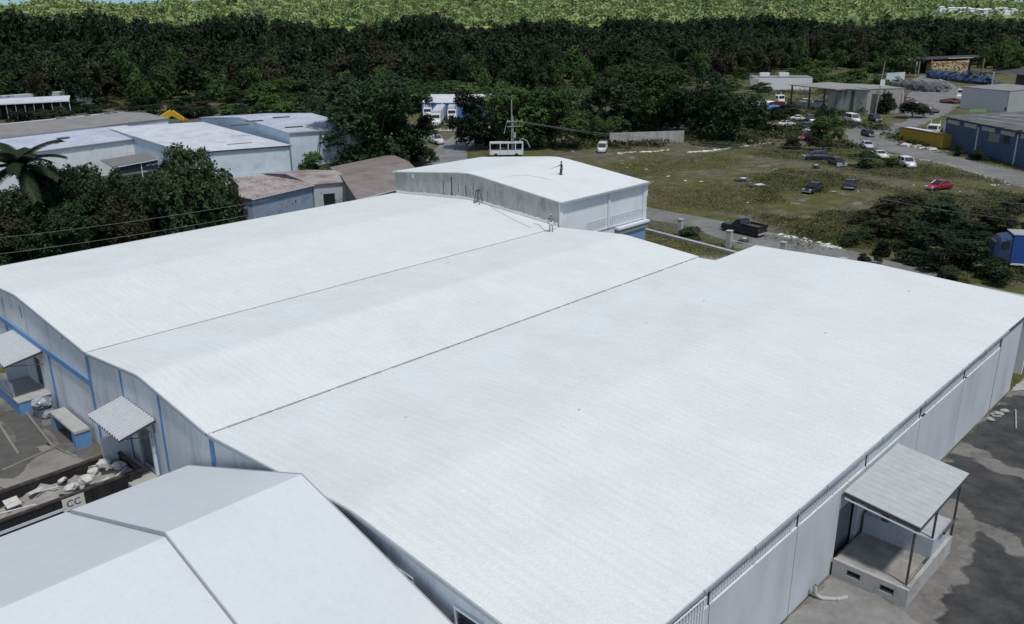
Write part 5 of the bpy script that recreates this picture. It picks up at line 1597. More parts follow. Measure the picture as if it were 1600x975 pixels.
# pale sheet wall and fence near the pole
a_, b_ = at(1383, 132, 0), at(1412, 130, 0)
wall_run('sheet_fence', 'pale whitish sheet metal fence panel left of the grey scrap heap', 'fence', a_, b_, 4.2, .2, mat('pale_sheet', (.42, .50, .52), var=.15, col2=(.6, .62, .62), mix=(.45, .6), mscale=.4))
a_, b_ = at(1330, 104, 0), at(1398, 102, 0)
wall_run('field_wall', 'low pale wall half grown over before the forest', 'wall', a_, b_, 1.6, .3, PALEC)
a_, b_ = at(1405, 118, 0), at(1430, 118, 0)
t = thing('timber_gantry', 'white timber frame standing left of the log store', 'frame', tuple(a_), math.atan2((b_ - a_).y, (b_ - a_).x))
Ln = (b_ - a_).length
for x in (0, Ln): MB().box((x, 0, 3.3), (.35, .35, 6.6)).build('post', TRIML, t)
MB().box((Ln / 2, 0, 6.6), (Ln + .4, .35, .35)).build('beam', TRIML, t)
# distant white houses on the far ridge
for k in range(16):
    px = 1474 + k * 8 + random.uniform(-2, 2)
    y = 1180 + random.uniform(-40, 40)
    x = (px - 800) / 1395 * y
    py = 12.0 + (px - 1470) * .012 + random.uniform(-1, 1) + (2 if k % 5 == 3 else 0)
    z = CZ + (horizon_y(px) - py) / 1395 * y - 4
    hh = random.uniform(1.6, 3.2)
    t = thing('distant_house', 'tiny white building on the far wooded ridge at the top right', 'house', (x, y, z - 12), 0, 'white buildings on the far ridge')
    w = random.uniform(5, 12)
    MB().box((0, 0, 12 + hh / 2), (w, 8, hh)).build('wall', mat('distant_white', (.85, .85, .85), var=.03), t)
    MB().box((0, 0, 6), (w + 1, 9, 12)).build('base', mat('distant_white', (.85, .85, .85)), t)
    MB().prism([(-w / 2 - .5, -4.5, 12 + hh), (w / 2 + .5, -4.5, 12 + hh), (w / 2 + .5, 0, 13.2 + hh), (-w / 2 - .5, 0, 13.2 + hh)], (0, 0, .2)).build('roof', TRIML, t)

# ------------------------------------------------------------------ vehicles (local +x is the nose)
def paint(name, c, rough=.3):
    return mat(name, c, rough=rough, var=.08, scale=2, spec=.6)
def wheel(t, x, y, r, w=.22):
    o = MB().tube((x, y - w / 2, r), (x, y + w / 2, r), r, r, 14).build('wheel', RUBBER, t)
    s = .02 if y > 0 else -.02
    MB().tube((x, y + s * 2 + (w / 2 if y > 0 else -w / 2) - s, r), (x, y + s + (w / 2 if y > 0 else -w / 2), r), r * .6, r * .55, 10).build('rim', RIM, o)
def loft(secs, closed=True):
    """secs: list of (x, [(y,z)...]) half outline from bottom centre-side up to top centre-side"""
    mb = MB()
    n = len(secs[0][1])
    V = []
    for x, o in secs:
        V += [(x, y, z) for y, z in o] + [(x, -y, z) for y, z in reversed(o)]
    m = 2 * n
    Fc = []
    for k in range(len(secs) - 1):
        for i in range(m):
            j = (i + 1) % m
            Fc.append((k * m + i, k * m + j, (k + 1) * m + j, (k + 1) * m + i))
    Fc.append(tuple(range(m))[::-1]); Fc.append(tuple(range((len(secs) - 1) * m, len(secs) * m)))
    return mb.add(V, Fc)
def car(label, nose, tail, kind, pm, cat='car', name='parked_car', roofm=None, scale=None, extra=None):
    a, b = at(*nose), at(*tail)
    c = (a + b) / 2
    t = thing(name, label, cat, tuple(c), math.atan2((a - b).y, (a - b).x))
    D = dict(sedan=(4.4, 1.75, 1.42, .78, .95), hatch=(4.0, 1.7, 1.5, .85, .98), suv=(4.6, 1.85, 1.75, 1.0, 1.12), van=(5.6, 2.0, 2.15, 1.1, 1.2), pickup=(5.7, 1.95, 1.85, 1.05, 1.15), coupe=(4.3, 1.75, 1.3, .75, .9))[kind]
    Lc, Wc, Hc, hood, belt = D
    if scale: t.scale = (scale,) * 3
    l, w = Lc / 2, Wc / 2
    lo_ = .28
    if kind == 'pickup': st = [(l, .5, .62), (l - .15, .85, hood - .08), (l - 1.5, 1, hood), (l - 1.9, 1, belt), (.0, 1, belt), (-.3, 1, belt), (-l + .1, .98, belt), (-l, .95, belt - .1)]
    elif kind == 'van': st = [(l, .6, .75), (l - .2, .92, hood - .1), (l - 1.0, 1, hood), (l - 1.3, 1, belt), (-l + .1, 1, belt), (-l, .95, belt - .1)]
    elif kind in ('suv', 'hatch'): st = [(l, .6, .6), (l - .25, .9, hood - .1), (l - 1.1, 1, hood), (l - 1.35, 1, belt), (-l + .3, 1, belt), (-l + .05, .95, belt - .1), (-l, .85, .6)]
    else: st = [(l, .6, .52), (l - .3, .9, hood - .1), (l - 1.2, 1, hood), (l - 1.45, 1, belt), (-l + 1.15, 1, belt), (-l + .3, .95, belt - .03), (-l, .85, .65)]
    secs = [(x, [(w * k * .9, lo_), (w * k, lo_ + .2), (w * k, z - .16), (w * k * .9, z)]) for (x, k, z) in st]
    body = loft(secs).build('body', pm, t, smooth=False, bevel=0)
    # cabin: glasshouse then roof skin
    if kind == 'pickup': xs_ = (l - 1.75, l - 2.45, -.05, -.35)
    elif kind == 'van': xs_ = (l - 1.15, l - 1.75, -l + .35, -l + .1)
    elif kind == 'suv': xs_ = (l - 1.2, l - 1.95, -l + .7, -l + .2)
    elif kind == 'hatch': xs_ = (l - 1.1, l - 1.85, -l + .95, -l + .2)
    else: xs_ = (l - 1.3, l - 2.1, -l + 1.5, -l + .85)
    f0, f1, r1, r0 = xs_
    ti = .80 if kind not in ('van',) else .9
    zt = Hc
    base = [(f0, w * .92), (r0, w * .92)]
    mb = MB()
    mb.add([(f0, w * .9, belt - .02), (f0, -w * .9, belt - .02), (r0, -w * .9, belt - .02), (r0, w * .9, belt - .02),
            (f1, w * ti, zt - .06), (f1, -w * ti, zt - .06), (r1, -w * ti, zt - .06), (r1, w * ti, zt - .06)],
           [(0, 1, 5, 4), (1, 2, 6, 5), (2, 3, 7, 6), (3, 0, 4, 7), (4, 5, 6, 7), (3, 2, 1, 0)])
    mb.build('window', GLASS, t)
    rm_ = roofm or pm
    xm = (f1 + r1) / 2
    loft([(f1 + .06, [(w * ti * .7, zt - .08), (w * ti * .9, zt - .08), (w * ti * .9, zt - .05), (w * ti * .7, zt - .03)]),
          (f1 - .15, [(w * ti * .7, zt - .1), (w * ti + .02, zt - .1), (w * ti + .02, zt - .03), (w * ti * .7, zt)]),
          (r1 + .1, [(w * ti * .7, zt - .1), (w * ti + .02, zt - .1), (w * ti + .02, zt - .03), (w * ti * .7, zt)]),
          (r1 - .06, [(w * ti * .7, zt - .08), (w * ti * .9, zt - .08), (w * ti * .9, zt - .05), (w * ti * .7, zt - .03)])]).build('roof', rm_, t)
    for s in (-1, 1):
        pil = MB()
        pil.tube((f0, s * w * .9, belt - .02), (f1, s * w * ti, zt - .05), .04, .035, 5)
        pil.tube((r0, s * w * .9, belt - .02), (r1, s * w * ti, zt - .05), .05, .05, 5)
        xm_ = (f1 + r1) / 2
        pil.tube((xm_, s * w * .915, belt - .02), (xm_, s * w * (ti + .01), zt - .05), .035, .035, 5)
        if kind in ('van', 'suv'): pil.tube((r1 + .8, s * w * .915, belt - .02), (r1 + .8, s * w * (ti + .01), zt - .05), .04, .04, 5)
        tag(pil.build('pillar', pm, t), kind='stuff')
    r = .33 if kind in ('sedan', 'hatch', 'coupe') else .38
    for x in (l - .85, -l + .85):
        for y in (w - .1, -w + .1): wheel(t, x, y, r)
    for s in (-1, 1):
        MB().box((l - .12, s * w * .62, hood - .17), (.22, .32, .15)).build('headlight', LAMPG, t)
        MB().box((-l + .03, s * w * .74, belt - .22), (.1, .22, .16)).build('tail_light', TAILR, t)
        MB().box((f0 - .25, s * (w + .08), belt + .05), (.16, .16, .12)).build('mirror', pm, t)
    MB().box((l - .02, 0, .42), (.12, Wc * .86, .2)).build('bumper', TRIMD if kind != 'coupe' else pm, t)
    MB().box((-l + .01, 0, .45), (.12, Wc * .86, .2)).build('bumper', TRIMD if kind != 'coupe' else pm, t)
    if kind == 'pickup':
        for s in (-1, 1): MB().box((-l / 2 - .22, s * (w - .06), belt + .12), (l - .35, .1, .28)).build('bed_side', pm, t)
        MB().box((-l + .05, 0, belt + .1), (.08, Wc * .95, .3)).build('tailgate', pm, t)
        MB().box((-l / 2 - .2, 0, belt + .012), (l - .5, Wc * .82, .02)).build('bed_floor', STEEL, t)
    return t
BLK = paint('black_car_paint', (.012, .013, .016)); NAVY = paint('dark_navy_car_paint', (.02, .025, .06)); RED = paint('red_car_paint', (.30, .012, .03))
WHT = paint('white_car_paint', (.72, .73, .74)); PUR = paint('plum_car_paint', (.05, .02, .045)); LIL = paint('pale_lilac_car_paint', (.55, .56, .66)); GRY = paint('dark_grey_car_paint', (.05, .055, .06)); MAR = paint('faded_red_car_paint', (.20, .02, .03), .5)
car('black pickup truck parked on the grey road behind the warehouse', (1132, 358), (1190, 371), 'pickup', BLK, 'pickup', 'pickup_truck')
car('small black car with bright headlights facing the camera in the field', (1254, 305), (1284, 296), 'hatch', BLK)
car('dark navy car seen from behind, right of the small black car', (1333, 285), (1322, 304), 'hatch', NAVY)
car('red car alone in the field left of the blue truck', (1449, 298), (1484, 294), 'sedan', RED)
car('white hatchback with black glass near the lane, rightmost of the abandoned cars', (1428, 265), (1404, 256), 'suv', WHT)
car('white car half hidden in bushes beside the lane', (1392, 252), (1358, 240), 'coupe', WHT)
car('pale lilac car on the lane behind the plum one', (1366, 237), (1343, 226), 'sedan', LIL)
car('plum coloured car standing on the gravel lane', (1367, 216), (1345, 210), 'hatch', PUR)
car('white passenger van with side windows on the gravel yard', (1348, 195), (1316, 187), 'van', mat('white_vehicle_paint', (0, 0, 0)), 'van', 'passenger_van')
car('dark car parked right of the white van', (1374, 192), (1359, 188), 'suv', NAVY)
car('old white car with black windows, left one of two before the bushes', (1242, 196), (1216, 198), 'sedan', WHT)
car('white sedan behind the old white car, farther from the camera', (1261, 189), (1236, 188), 'sedan', WHT)
car('faded red car under the bushes in the middle of the parked wrecks', (1246, 220), (1276, 216), 'sedan', MAR)
car('white car behind the faded red one', (1281, 208), (1258, 208), 'coupe', WHT)
car('very dark car hidden beside the bushy green tree', (1272, 202), (1256, 203), 'suv', GRY)
car('dark blue-black car at the upper edge of the field, left of two', (1262, 250), (1286, 250), 'suv', NAVY)
car('dark car nearest the round white sign in the field, right of two', (1318, 262), (1298, 256), 'hatch', GRY)
car('dark car tucked in the shade at the left of the green tree', (1270, 193), (1262, 188), 'suv', GRY)
car('white minivan at the far edge of the field, left of the old wall', (938, 242), (944, 232), 'van', WHT, 'van', 'minivan', scale=.85)
car('white pickup at the left side of the lane behind the annex', (688, 226), (676, 222), 'pickup', WHT, 'pickup', 'pickup_truck')
car('dark and white pickup hidden at the right side of the lane', (722, 224), (728, 216), 'pickup', GRY, 'pickup', 'pickup_truck')

def cab_truck(label, nose, tail, pm, box=None, name='truck', bh=2.9, ch=2.6):
    a, b = at(*nose), at(*tail)
    t = thing(name, label, 'truck', tuple((a + b) / 2), math.atan2((a - b).y, (a - b).x))
    Ln = (a - b).length; l = Ln / 2
    loft([(l, [(.9, .6), (1.0, .9), (1.0, 1.4), (.85, 1.5)]), (l - 1.0, [(1.0, .6), (1.1, .9), (1.1, 1.5), (.95, 1.65)]), (l - 1.25, [(1.0, .6), (1.15, .9), (1.15, ch - .2), (1.0, ch)]),
          (l - 2.7, [(1.0, .6), (1.15, .9), (1.15, ch - .15), (1.0, ch + .05)])]).build('cab', pm, t)
    MB().box((l - 1.16, 0, ch - .55), (.2, 1.8, .65), tilt=Matrix.Rotation(-.15, 3, 'Y')).build('windscreen', GLASS, t)
    for s in (-1, 1): MB().box((l - 1.9, s * 1.16, ch - .55), (.9, .04, .6)).build('window', GLASS, t)
    MB().box((-.4, 0, .75), (Ln - 1.2, .9, .25)).build('chassis', STEEL, t)
    if box:
        MB().box(((-l + l - 2.9) / 2, 0, .95 + bh / 2), (Ln - 3.0, 2.3, bh)).build('cargo_box', box, t, bevel=.05)
    for x in (l - 1.0, -l + 1.0, -l + 2.0):
        for y in (.95, -.95): wheel(t, x, y, .48, .3)
    for s in (-1, 1): MB().tube((l - 2.8, s * .9, .9), (l - 2.8, s * .9, ch + .8), .07, .07, 6).build('exhaust', TRIML, t)
    return t
WV = mat('white_vehicle_paint', (0, 0, 0))
cab_truck('white tractor cab with dark red flanks beside the carport', (1224, 168), (1203, 165), WV, None, ch=3.4)
cab_truck('white truck cab facing the camera below the blue shed, nearer one', (681, 200), (690, 186), WV, mat('pale_box', (.5, .52, .54), var=.1), ch=3.2)
cab_truck('white truck below the blue shed, right of the nearer cab', (706, 192), (712, 180), WV, mat('pale_box', (0, 0, 0)), ch=3.2)
cab_truck('white truck at the left end below the blue shed', (668, 188), (672, 178), WV, mat('pale_box', (0, 0, 0)), ch=3.0)
cab_truck('white cab truck standing by the gravel yard next to the white and grey building', (1499, 158), (1512, 152), WV, mat('rust_scrap', (0, 0, 0)), bh=.6, ch=3.4)
cab_truck('white cab behind the yellow container at the corner of the blue building', (1452, 219), (1466, 214), WV, None, ch=3.1)
# dull red side and blue tarpaulin beside the tractor
o = MB().box((0, 0, 1.2), (5.2, 2.2, 1.3)).build('flat_body', mat('dark_red_body', (.12, .01, .02), var=.15), None, bevel=.08); o.location = at(1211, 169); o.rotation_euler[2] = .2
tag(o, 'dark red flat body in front of the white tractor cab', 'truck body')
o = MB().blob((0, 0, .8), (2.2, 1.0, .8), 6, 3, .08).build('blue_tarpaulin', mat('blue_tarp', (.08, .22, .55), rough=.5, var=.2, scale=3)); o.location = at(1208, 173)
tag(o, 'bright blue tarpaulin over a heap at the front of the red truck body', 'tarpaulin')
# boat on trailer under white cover
bp = at(1182, 170)
t = thing('boat', 'white covered boat hull on the grass left of the tractor cab', 'boat', tuple(bp), .15)
loft([(-4.6, [(.3, .8), (.9, 1.1), (1.2, 1.6), (.9, 1.9)]), (-1, [(.4, .6), (1.1, 1.0), (1.35, 1.7), (1.0, 2.1)]), (2.5, [(.3, .7), (1.0, 1.1), (1.3, 1.8), (.9, 2.2)]), (5.2, [(.02, 1.3), (.1, 1.6), (.15, 2.0), (.05, 2.1)])]).build('hull', WV, t)
MB().box((-.5, 0, 2.35), (3.0, 1.5, .5)).build('cabin', WV, t, bevel=.1)
MB().box((-.5, 0, .45), (7, 1.0, .2)).build('trailer_frame', STEEL, t)
for y in (.8, -.8): MB().tube((-1.5, y - .1, .35), (-1.5, y + .1, .35), .35, .35, 12).build('wheel', RUBBER, t)
# vehicles stored under the carport
for k, (bx, by, s) in enumerate(((1262, 164, 1), (1278, 166, -1))):
    car(('white car stored under the carport, left one', 'white car stored under the carport, right one')[k], (bx + 8 * s, by), (bx - 8 * s, by - 1), 'suv', WHT)
# blue truck at the right edge
bt0, bt1 = at(1562, 419), at(1650, 424)
t = thing('blue_truck', 'blue box truck with a pale roof cut off by the right edge', 'truck', tuple(bt0), math.atan2((bt1 - bt0).y, (bt1 - bt0).x))
BTP = mat('blue_truck_paint', (.02, .075, .30), rough=.4, var=.12, scale=1.5)
MB().box((4.1, 1.3, 2.1), (6.6, 2.4, 3.0)).build('box_body', BTP, t, bevel=.08)
MB().box((4.1, 1.3, 3.64), (6.7, 2.5, .1)).build('roof', mat('dull_truck_roof', (.33, .36, .38), var=.15), t)
loft([(-.75, [(.7, .6), (1.0, .9), (1.05, 2.0), (.7, 2.4)]), (-.3, [(.9, .6), (1.15, .9), (1.2, 2.8), (.9, 3.2)]), (.75, [(.9, .6), (1.2, .9), (1.22, 3.2), (.95, 3.45)])]).build('cab', mat('dark_blue_cab', (.03, .06, .13), var=.2), t).location = (0, 1.3, 0)
MB().box((-.5, 1.3, 2.35), (.3, 1.9, .8), tilt=Matrix.Rotation(-.35, 3, 'Y')).build('windscreen', GLASS, t)
MB().box((.2, .07, 2.5), (.7, .05, .7)).build('window', GLASS, t)
MB().box((4.1, .04, .5), (6.6, .12, .16)).build('side_rail', TRIML, t)
MB().box((2.2, .08, 3.35), (.9, .03, .12)).build('marker', TRIML, t)
for x in (.3, 5.6): MB().tube((x, .1, .48), (x, 2.5, .48), .48, .48, 14).build('wheel', RUBBER, t)
# shelter/van with pipes behind annex roof
sp = at(765, 247)
t = thing('white_roofed_truck', 'white flat topped truck body with open frame behind the annex roof', 'truck', tuple(sp), .04)
MB().box((3.3, 1.2, 2.75), (6.4, 2.3, .16)).build('roof', mat('dull_white_top', (.5, .5, .53), var=.12), t)
for x in (.15, 2.1, 3.6, 5.0, 6.4):
    for y in (.1, 2.3): MB().box((x, y, 1.7), (.16, .12, 2.1)).build('post', TRIML, t)
MB().box((3.3, 1.2, .95), (6.4, 2.2, .8)).build('bed', WV, t)
for x in (1.2, 5.2): MB().tube((x, 0, .42), (x, 2.4, .42), .42, .42, 12).build('wheel', RUBBER, t)
MB().path([(5.5, .5, 2.8), (6.2, .4, 3.6), (7.2, .5, 3.1), (7.8, .5, 1.8)], .1, 6).build('hose', TRIMD, t)
# excavator arm
ep = at(258, 203)
ez = 0
t = thing('yellow_excavator', 'yellow excavator with raised bent arm behind the white shed', 'excavator', tuple(ep), .3)
YE = mat('excavator_yellow', (.62, .38, .02), rough=.5, var=.15, scale=3)
z1 = z_over(232, 190, ep); z2 = z_over(268, 176, ep); z3 = z_over(290, 190, ep)
xx = lambda px: (px - 258) / 1395 * ep.y
def beam(mb, p, q_, w0, w1):
    return mb.tube(p, q_, w0, w1, 4)
beam(MB(), (xx(228), 0, z1 + .1), (xx(258), 0, z_over(258, 184, ep)), .6, .95).build('boom', YE, t)
beam(MB(), (xx(257), 0, z_over(257, 184, ep)), (xx(272), 0, z2 + .1), 1.0, .9).build('boom', YE, t)
beam(MB(), (xx(271), 0, z2), (xx(289), 0, z_over(289, 188, ep)), .9, .6).build('arm', YE, t)
MB().blob((xx(289), 0, z3 - .2), (1.0, .8, 1.1), 3, 1, .15).build('bucket', mat('rusty_bucket', (.25, .11, .03), var=.3), t)
MB().box((xx(245), .2, z1 - 2.2), (4.2, 2.6, 2.4)).build('house', YE, t, bevel=.15)
MB().box((xx(240), -.8, z1 - 1.3), (1.5, 1.4, 1.6)).build('cab', GLASS, t, bevel=.08)
for y in (-1.1, 1.3): MB().box((xx(245), y, .5), (4.4, .6, 1.0)).build('track', RUBBER, t, bevel=.2)
MB().tube((xx(238), 0, z1 - .7), (xx(262), 0, z_over(262, 188, ep)), .12, .12, 6).build('ram', RIM, t)
MB().box((xx(245), .2, max(.9, z1 - 4)), (2, 2, 1.2)).build('turntable', STEEL, t)

# ------------------------------------------------------------------ poles and cables
def cable(name, label, p, q_, sag, r=.03, n=16, group=None):
    pts = []
    for i in range(n + 1):
        t_ = i / n
        v = p.lerp(q_, t_)
        v.z -= sag * 4 * t_ * (1 - t_)
        pts.append(v)
    return tag(MB().path(pts, r, 4).build(name, CABLE), label, 'cable', group)
up = at(800, 245)
uz = z_over(800, 155, up)
t = thing('utility_pole', 'tall utility pole with crossarms and transformer behind the annex roof', 'utility pole', tuple(up))
MB().tube((0, 0, 0), (0, 0, uz), .17, .11, 8).build('shaft', WOODP, t)
MB().tube((.25, 0, 0), (.25, 0, uz * .72), .05, .05, 6).build('conduit', TRIML, t)
zc = z_over(800, 190, up)
for dz_ in (0, -.9): MB().box((.6, 0, zc + dz_), (3.2, .14, .14), rz=.25).build('crossarm', WOODP, t)
for x in (-.8, .1, 1.0, 1.9): MB().tube((x, x * .25 - .15, zc + .05), (x, x * .25 - .15, zc + .35), .06, .09, 6).build('insulator', TRIML, t)
MB().tube((.5, -.3, zc - 3.0), (.5, -.3, zc - 2.0), .3, .3, 10).build('transformer', TRIMD, t)
MB().path([(0, 0, zc), (-.5, 0, zc + .15), (-1.0, 0, zc - .3), (-1.5, 0, zc - 2.3)], .04, 5).build('drop_wire', TRIML, t)
tp = at(1366, 184); tz = z_over(1373, 95, tp)
t = thing('tall_pole', 'tall thin grey pole standing before the streaked concrete shed', 'pole', tuple(tp))
MB().tube((0, 0, 0), (.9, 0, tz), .2, .12, 8).build('shaft', WOODP, t)
MB().box((.9, -.2, tz * .62), (1.2, .1, 1.6)).build('sign_plate', TRIML, t)
p2 = at(1080, 262)
sz = z_over(1080, 237, p2)
P0 = Vector((up.x, up.y, zc + .3))
for k, (x, dz_, ey) in enumerate(((-.3, 0, 236), (.8, 0, 246), (1.9, -.4, 252))):
    far = at(1190 + 10 * k, ey + 62, 4.0)
    cable('power_cable', ('topmost grey power cable running right from the utility pole', 'middle power cable running right from the utility pole', 'lowest power cable running right from the utility pole')[k], P0 + Vector((x, 0, dz_)), Vector((46 + 3 * k, 120, 7.6 - k * .8)), 1.0, .03)
for k, (a, b, za, zb, sg_) in enumerate((((1250, 251), (1640, 292), 5.5, 6.5, .4), ((1180, 262), (1640, 322), 5.2, 6.0, .5), ((1330, 300), (1640, 348), 5.0, 5.6, .4))):
    cable('field_cable', ('pale cable crossing the field past the round sign', 'pale cable crossing the field above the red car', 'pale cable low over the dark shrubs at the right')[k], at(a[0], a[1], za), at(b[0], b[1], zb), sg_, .028)
for k, (a, b, za, zb) in enumerate((((-60, 378), (420, 312), 6.0, 6.0), ((-60, 404), (420, 330), 5.6, 5.6), ((395, 338), (470, 322), 5, 5))):
    if k < 2: cable('side_cable', ('upper cable in front of the dark shrubs on the left', 'lower cable in front of the dark shrubs on the left')[k], at(a[0], a[1], za), at(b[0], b[1], zb), .3, .02)
# round sign in the field
sgp = at(1309, 268)
t = thing('round_sign', 'small round white sign on a post among the dark cars in the field', 'sign', tuple(sgp))
hz = z_over(1309, 257, sgp)
MB().tube((0, 0, 0), (0, 0, hz), .05, .05, 6).build('post', TRIMD, t)
MB().tube((0, -.06, hz), (0, -.1, hz), .36, .36, 16).build('disc', PALEC, t)

# ------------------------------------------------------------------ litter and stones in the field
LIT = [mat('litter_white', (.62, .62, .60), var=.1), mat('litter_grey', (.35, .35, .33), var=.2)]
spots = [(1071, 283), (1095, 284), (1156, 282), (1173, 286), (1165, 349), (1227, 349), (1168, 317), (985, 257), (972, 256), (1010, 265), (980, 262), (1030, 265), (1390, 253), (1480, 237), (1502, 270), (1552, 290), (1560, 289), (1575, 289), (1427, 290), (1455, 268), (1301, 300), (1340, 299), (1213, 265), (1225, 345), (1305, 243), (1335, 232), (1340, 229), (1500, 300), (1020, 284), (1150, 246), (1045, 276), (1536, 310), (1410, 342), (895, 237), (765, 234), (700, 236), (925, 262), (1253, 352), (1270, 357)]
for k, (a, b) in enumerate(spots):
    s = random.uniform(.15, .48)
    mb = MB().blob((0, 0, s * .12), (s, s * random.uniform(.3, .8), s * .22), k, 1, .35)
    o = mb.build('litter', LIT[k % 3 == 2]); o.location = at(a, b, .02); o.rotation_euler[2] = random.uniform(0, 3)
    tag(o, 'scrap of white litter lying in the weedy field', 'litter', 'white litter scattered over the field')
def rubble_line(label, pxs, n, sp=.5):
    mb = MB()
    pts = [at(a, b, 0) for a, b in pxs]
    for i in range(n):
        seg = random.random() * (len(pts) - 1); k = min(int(seg), len(pts) - 2)
        p = pts[k].lerp(pts[k + 1], seg - k)
        s = random.uniform(.07, .26)
        mb.blob((p.x + random.gauss(0, sp), p.y + random.gauss(0, sp), s * .2), (s * 1.3, s, s * .45), i, 1, .3)
    tag(mb.build('rubble', LIT[0] if 'white' in label else CONC), label, 'rubble', kind='stuff')
rubble_line('line of white rubble across the far end of the field', [(1076, 238), (1110, 236), (1150, 230), (1185, 226), (1200, 223)], 260, .35)
rubble_line('broken white rubble edge left of the field', [(965, 240), (990, 238), (1020, 237), (1048, 234)], 70, .3)
rubble_line('white rubble along the road edge behind the warehouse', [(1215, 366), (1250, 373), (1290, 383), (1305, 387)], 60, .3)
rubble_line('grey rubble along the near side of the lane', [(1325, 225), (1345, 236), (1420, 246), (1500, 262), (1580, 290)], 160, .5)
rubble_line('white rubble in front of the bushes', [(1170, 190), (1200, 192), (1230, 205)], 60, .6)
for k, (a, b, w_, h_) in enumerate(((1160, 283, 2.4, .6), (1185, 292, 3.4, .45), (1274, 263, 1.6, .7), (1161, 380, 1.2, .7), (1172, 225, 1.5, .8))):
    t_ = thing('junk_lump', ('dark flat junk piece in the middle of the field', 'dark low debris with a pale top in the field', 'small dark tripod-like junk below the two dark cars', 'small dark stump of junk below the black pickup', 'dark lump on the line of white rubble')[k], 'junk', tuple(at(a, b)))
    MB().blob((0, 0, h_ * .4), (w_ / 2, w_ / 3, h_ / 2), k, 2, .3).build('mass', STEEL, t_)
    MB().box((.1, 0, h_ * .85), (w_ * .4, w_ * .3, .08), rz=.4).build('pale_top', LIT[0], t_)
# weeds: thousands of blades in tufts over the open ground
r = np.random.default_rng(5)
def weeds(name, label, n, m, region, h0, h1, spread=.45, keep=None):
    px = r.uniform(region[0], region[1], n * 2); py = region[2] + (region[3] - region[2]) * r.uniform(0, 1, n * 2) ** 1.0
    pts = []
    for a, b in zip(px, py):
        p = at(a, b, 0)
        u, v = uv_of(p)
        if -3 < u < 63 and -44 < v < 26.5: continue
        if keep and not keep(a, b, p): continue
        pts.append((p.x, p.y, float(0)))
        if len(pts) >= n: break
    C = np.array(pts); k = 12
    c = np.repeat(C, k, 0)
    c[:, :2] += r.normal(0, spread, (len(c), 2))
    c[:, 2] = r.uniform(.02, 1, len(c)) * h1
    n = len(c)
    nr = r.normal(0, .55, (n, 3)) + (0, 0, 1); nr /= np.linalg.norm(nr, axis=1)[:, None]
    t_ = np.cross(nr, r.normal(size=(n, 3))); t_ /= np.linalg.norm(t_, axis=1)[:, None]
    b_ = np.cross(nr, t_)
    s_ = r.uniform(h0, h1, n)[:, None] * .55
    V = np.stack([c - t_ * s_ * 1.4, c - b_ * s_ * .5, c + t_ * s_ * 1.4, c + b_ * s_ * .5], 1).reshape(-1, 3)
    V[:, 2] = np.maximum(V[:, 2], .06)
    o = np_mesh(name, V, np.arange(len(V)).reshape(-1, 4), m)
    return tag(o, label, 'grass', kind='stuff')
WD1 = leaf('weed_leaves', (.13, .145, .036), (.18, .16, .07), rnd=0, scale=.12)
WD2 = leaf('dark_weed_leaves', (.035, .05, .016), (.065, .075, .028), rnd=0, scale=.12)
def offroad(a, b, p):
    n = math.sin(p.x * .21 + 1.3) * math.sin(p.y * .17) + .5 * math.sin(p.x * .53 + p.y * .31)
    n += .8 * math.sin(p.x * .11 - p.y * .23 + 2)
    if n < -.12 + .5 * (random.random() - .5): return False
    # keep clear of lanes
    lane_y = np.interp(a, [1320, 1400, 1470, 1540, 1640], [212, 232, 249, 267, 294])
    if a > 1315 and abs(b - lane_y) < 12: return False
    if a > 1380 and b < 205: return False
    ry = np.interp(a, [1000, 1130, 1260, 1420, 1600], [337, 368, 405, 440, 485])
    if a > 990 and abs(b - ry) < 17: return False
    if 655 < a < 750 and b > 205: return False
    return True
weeds('field_weeds', 'rough green and yellow weeds over the field', 14000, WD1, (960, 1620, 225, 400), .10, .22, .9, offroad)
weeds('dark_field_weeds', 'darker weed clumps in the right part of the field', 4000, WD2, (1180, 1620, 200, 440), .12, .34, .9, offroad)
weeds('back_weeds', 'weeds on the open ground before the forest', 8000, WD2, (0, 1600, 110, 232), .3, .9, 1.2, lambda a, b, p: offroad(a, b, p) and not (a < 660 and b > 172))

# ------------------------------------------------------------------ people on the roofs
def skin_obj(name, verts, edges, m, parent, root=0, sub=2):
    me = bpy.data.meshes.new(name)
    me.from_pydata([v[:3] for v in verts], edges, [])
    o = bpy.data.objects.new(name, me)
    COL.objects.link(o)
    o.parent = parent
    md = o.modifiers.new('skin', 'SKIN')
    sv = me.skin_vertices[0].data if me.skin_vertices else None
    if sv is None:
        bpy.context.view_layer.objects.active = o
        me.skin_vertices.new() if hasattr(me.skin_vertices, 'new') else None
        sv = me.skin_vertices[0].data
    for i, v in enumerate(verts):
        rr = v[3]
        sv[i].radius = (rr, rr if len(v) < 5 else v[4])
        sv[i].use_root = (i == root)
    s2 = o.modifiers.new('sub', 'SUBSURF'); s2.levels = sub; s2.render_levels = sub
    me.materials.append(m)
    return o
SKIN = mat('brown_skin', (.20, .115, .075), rough=.6, var=.06)
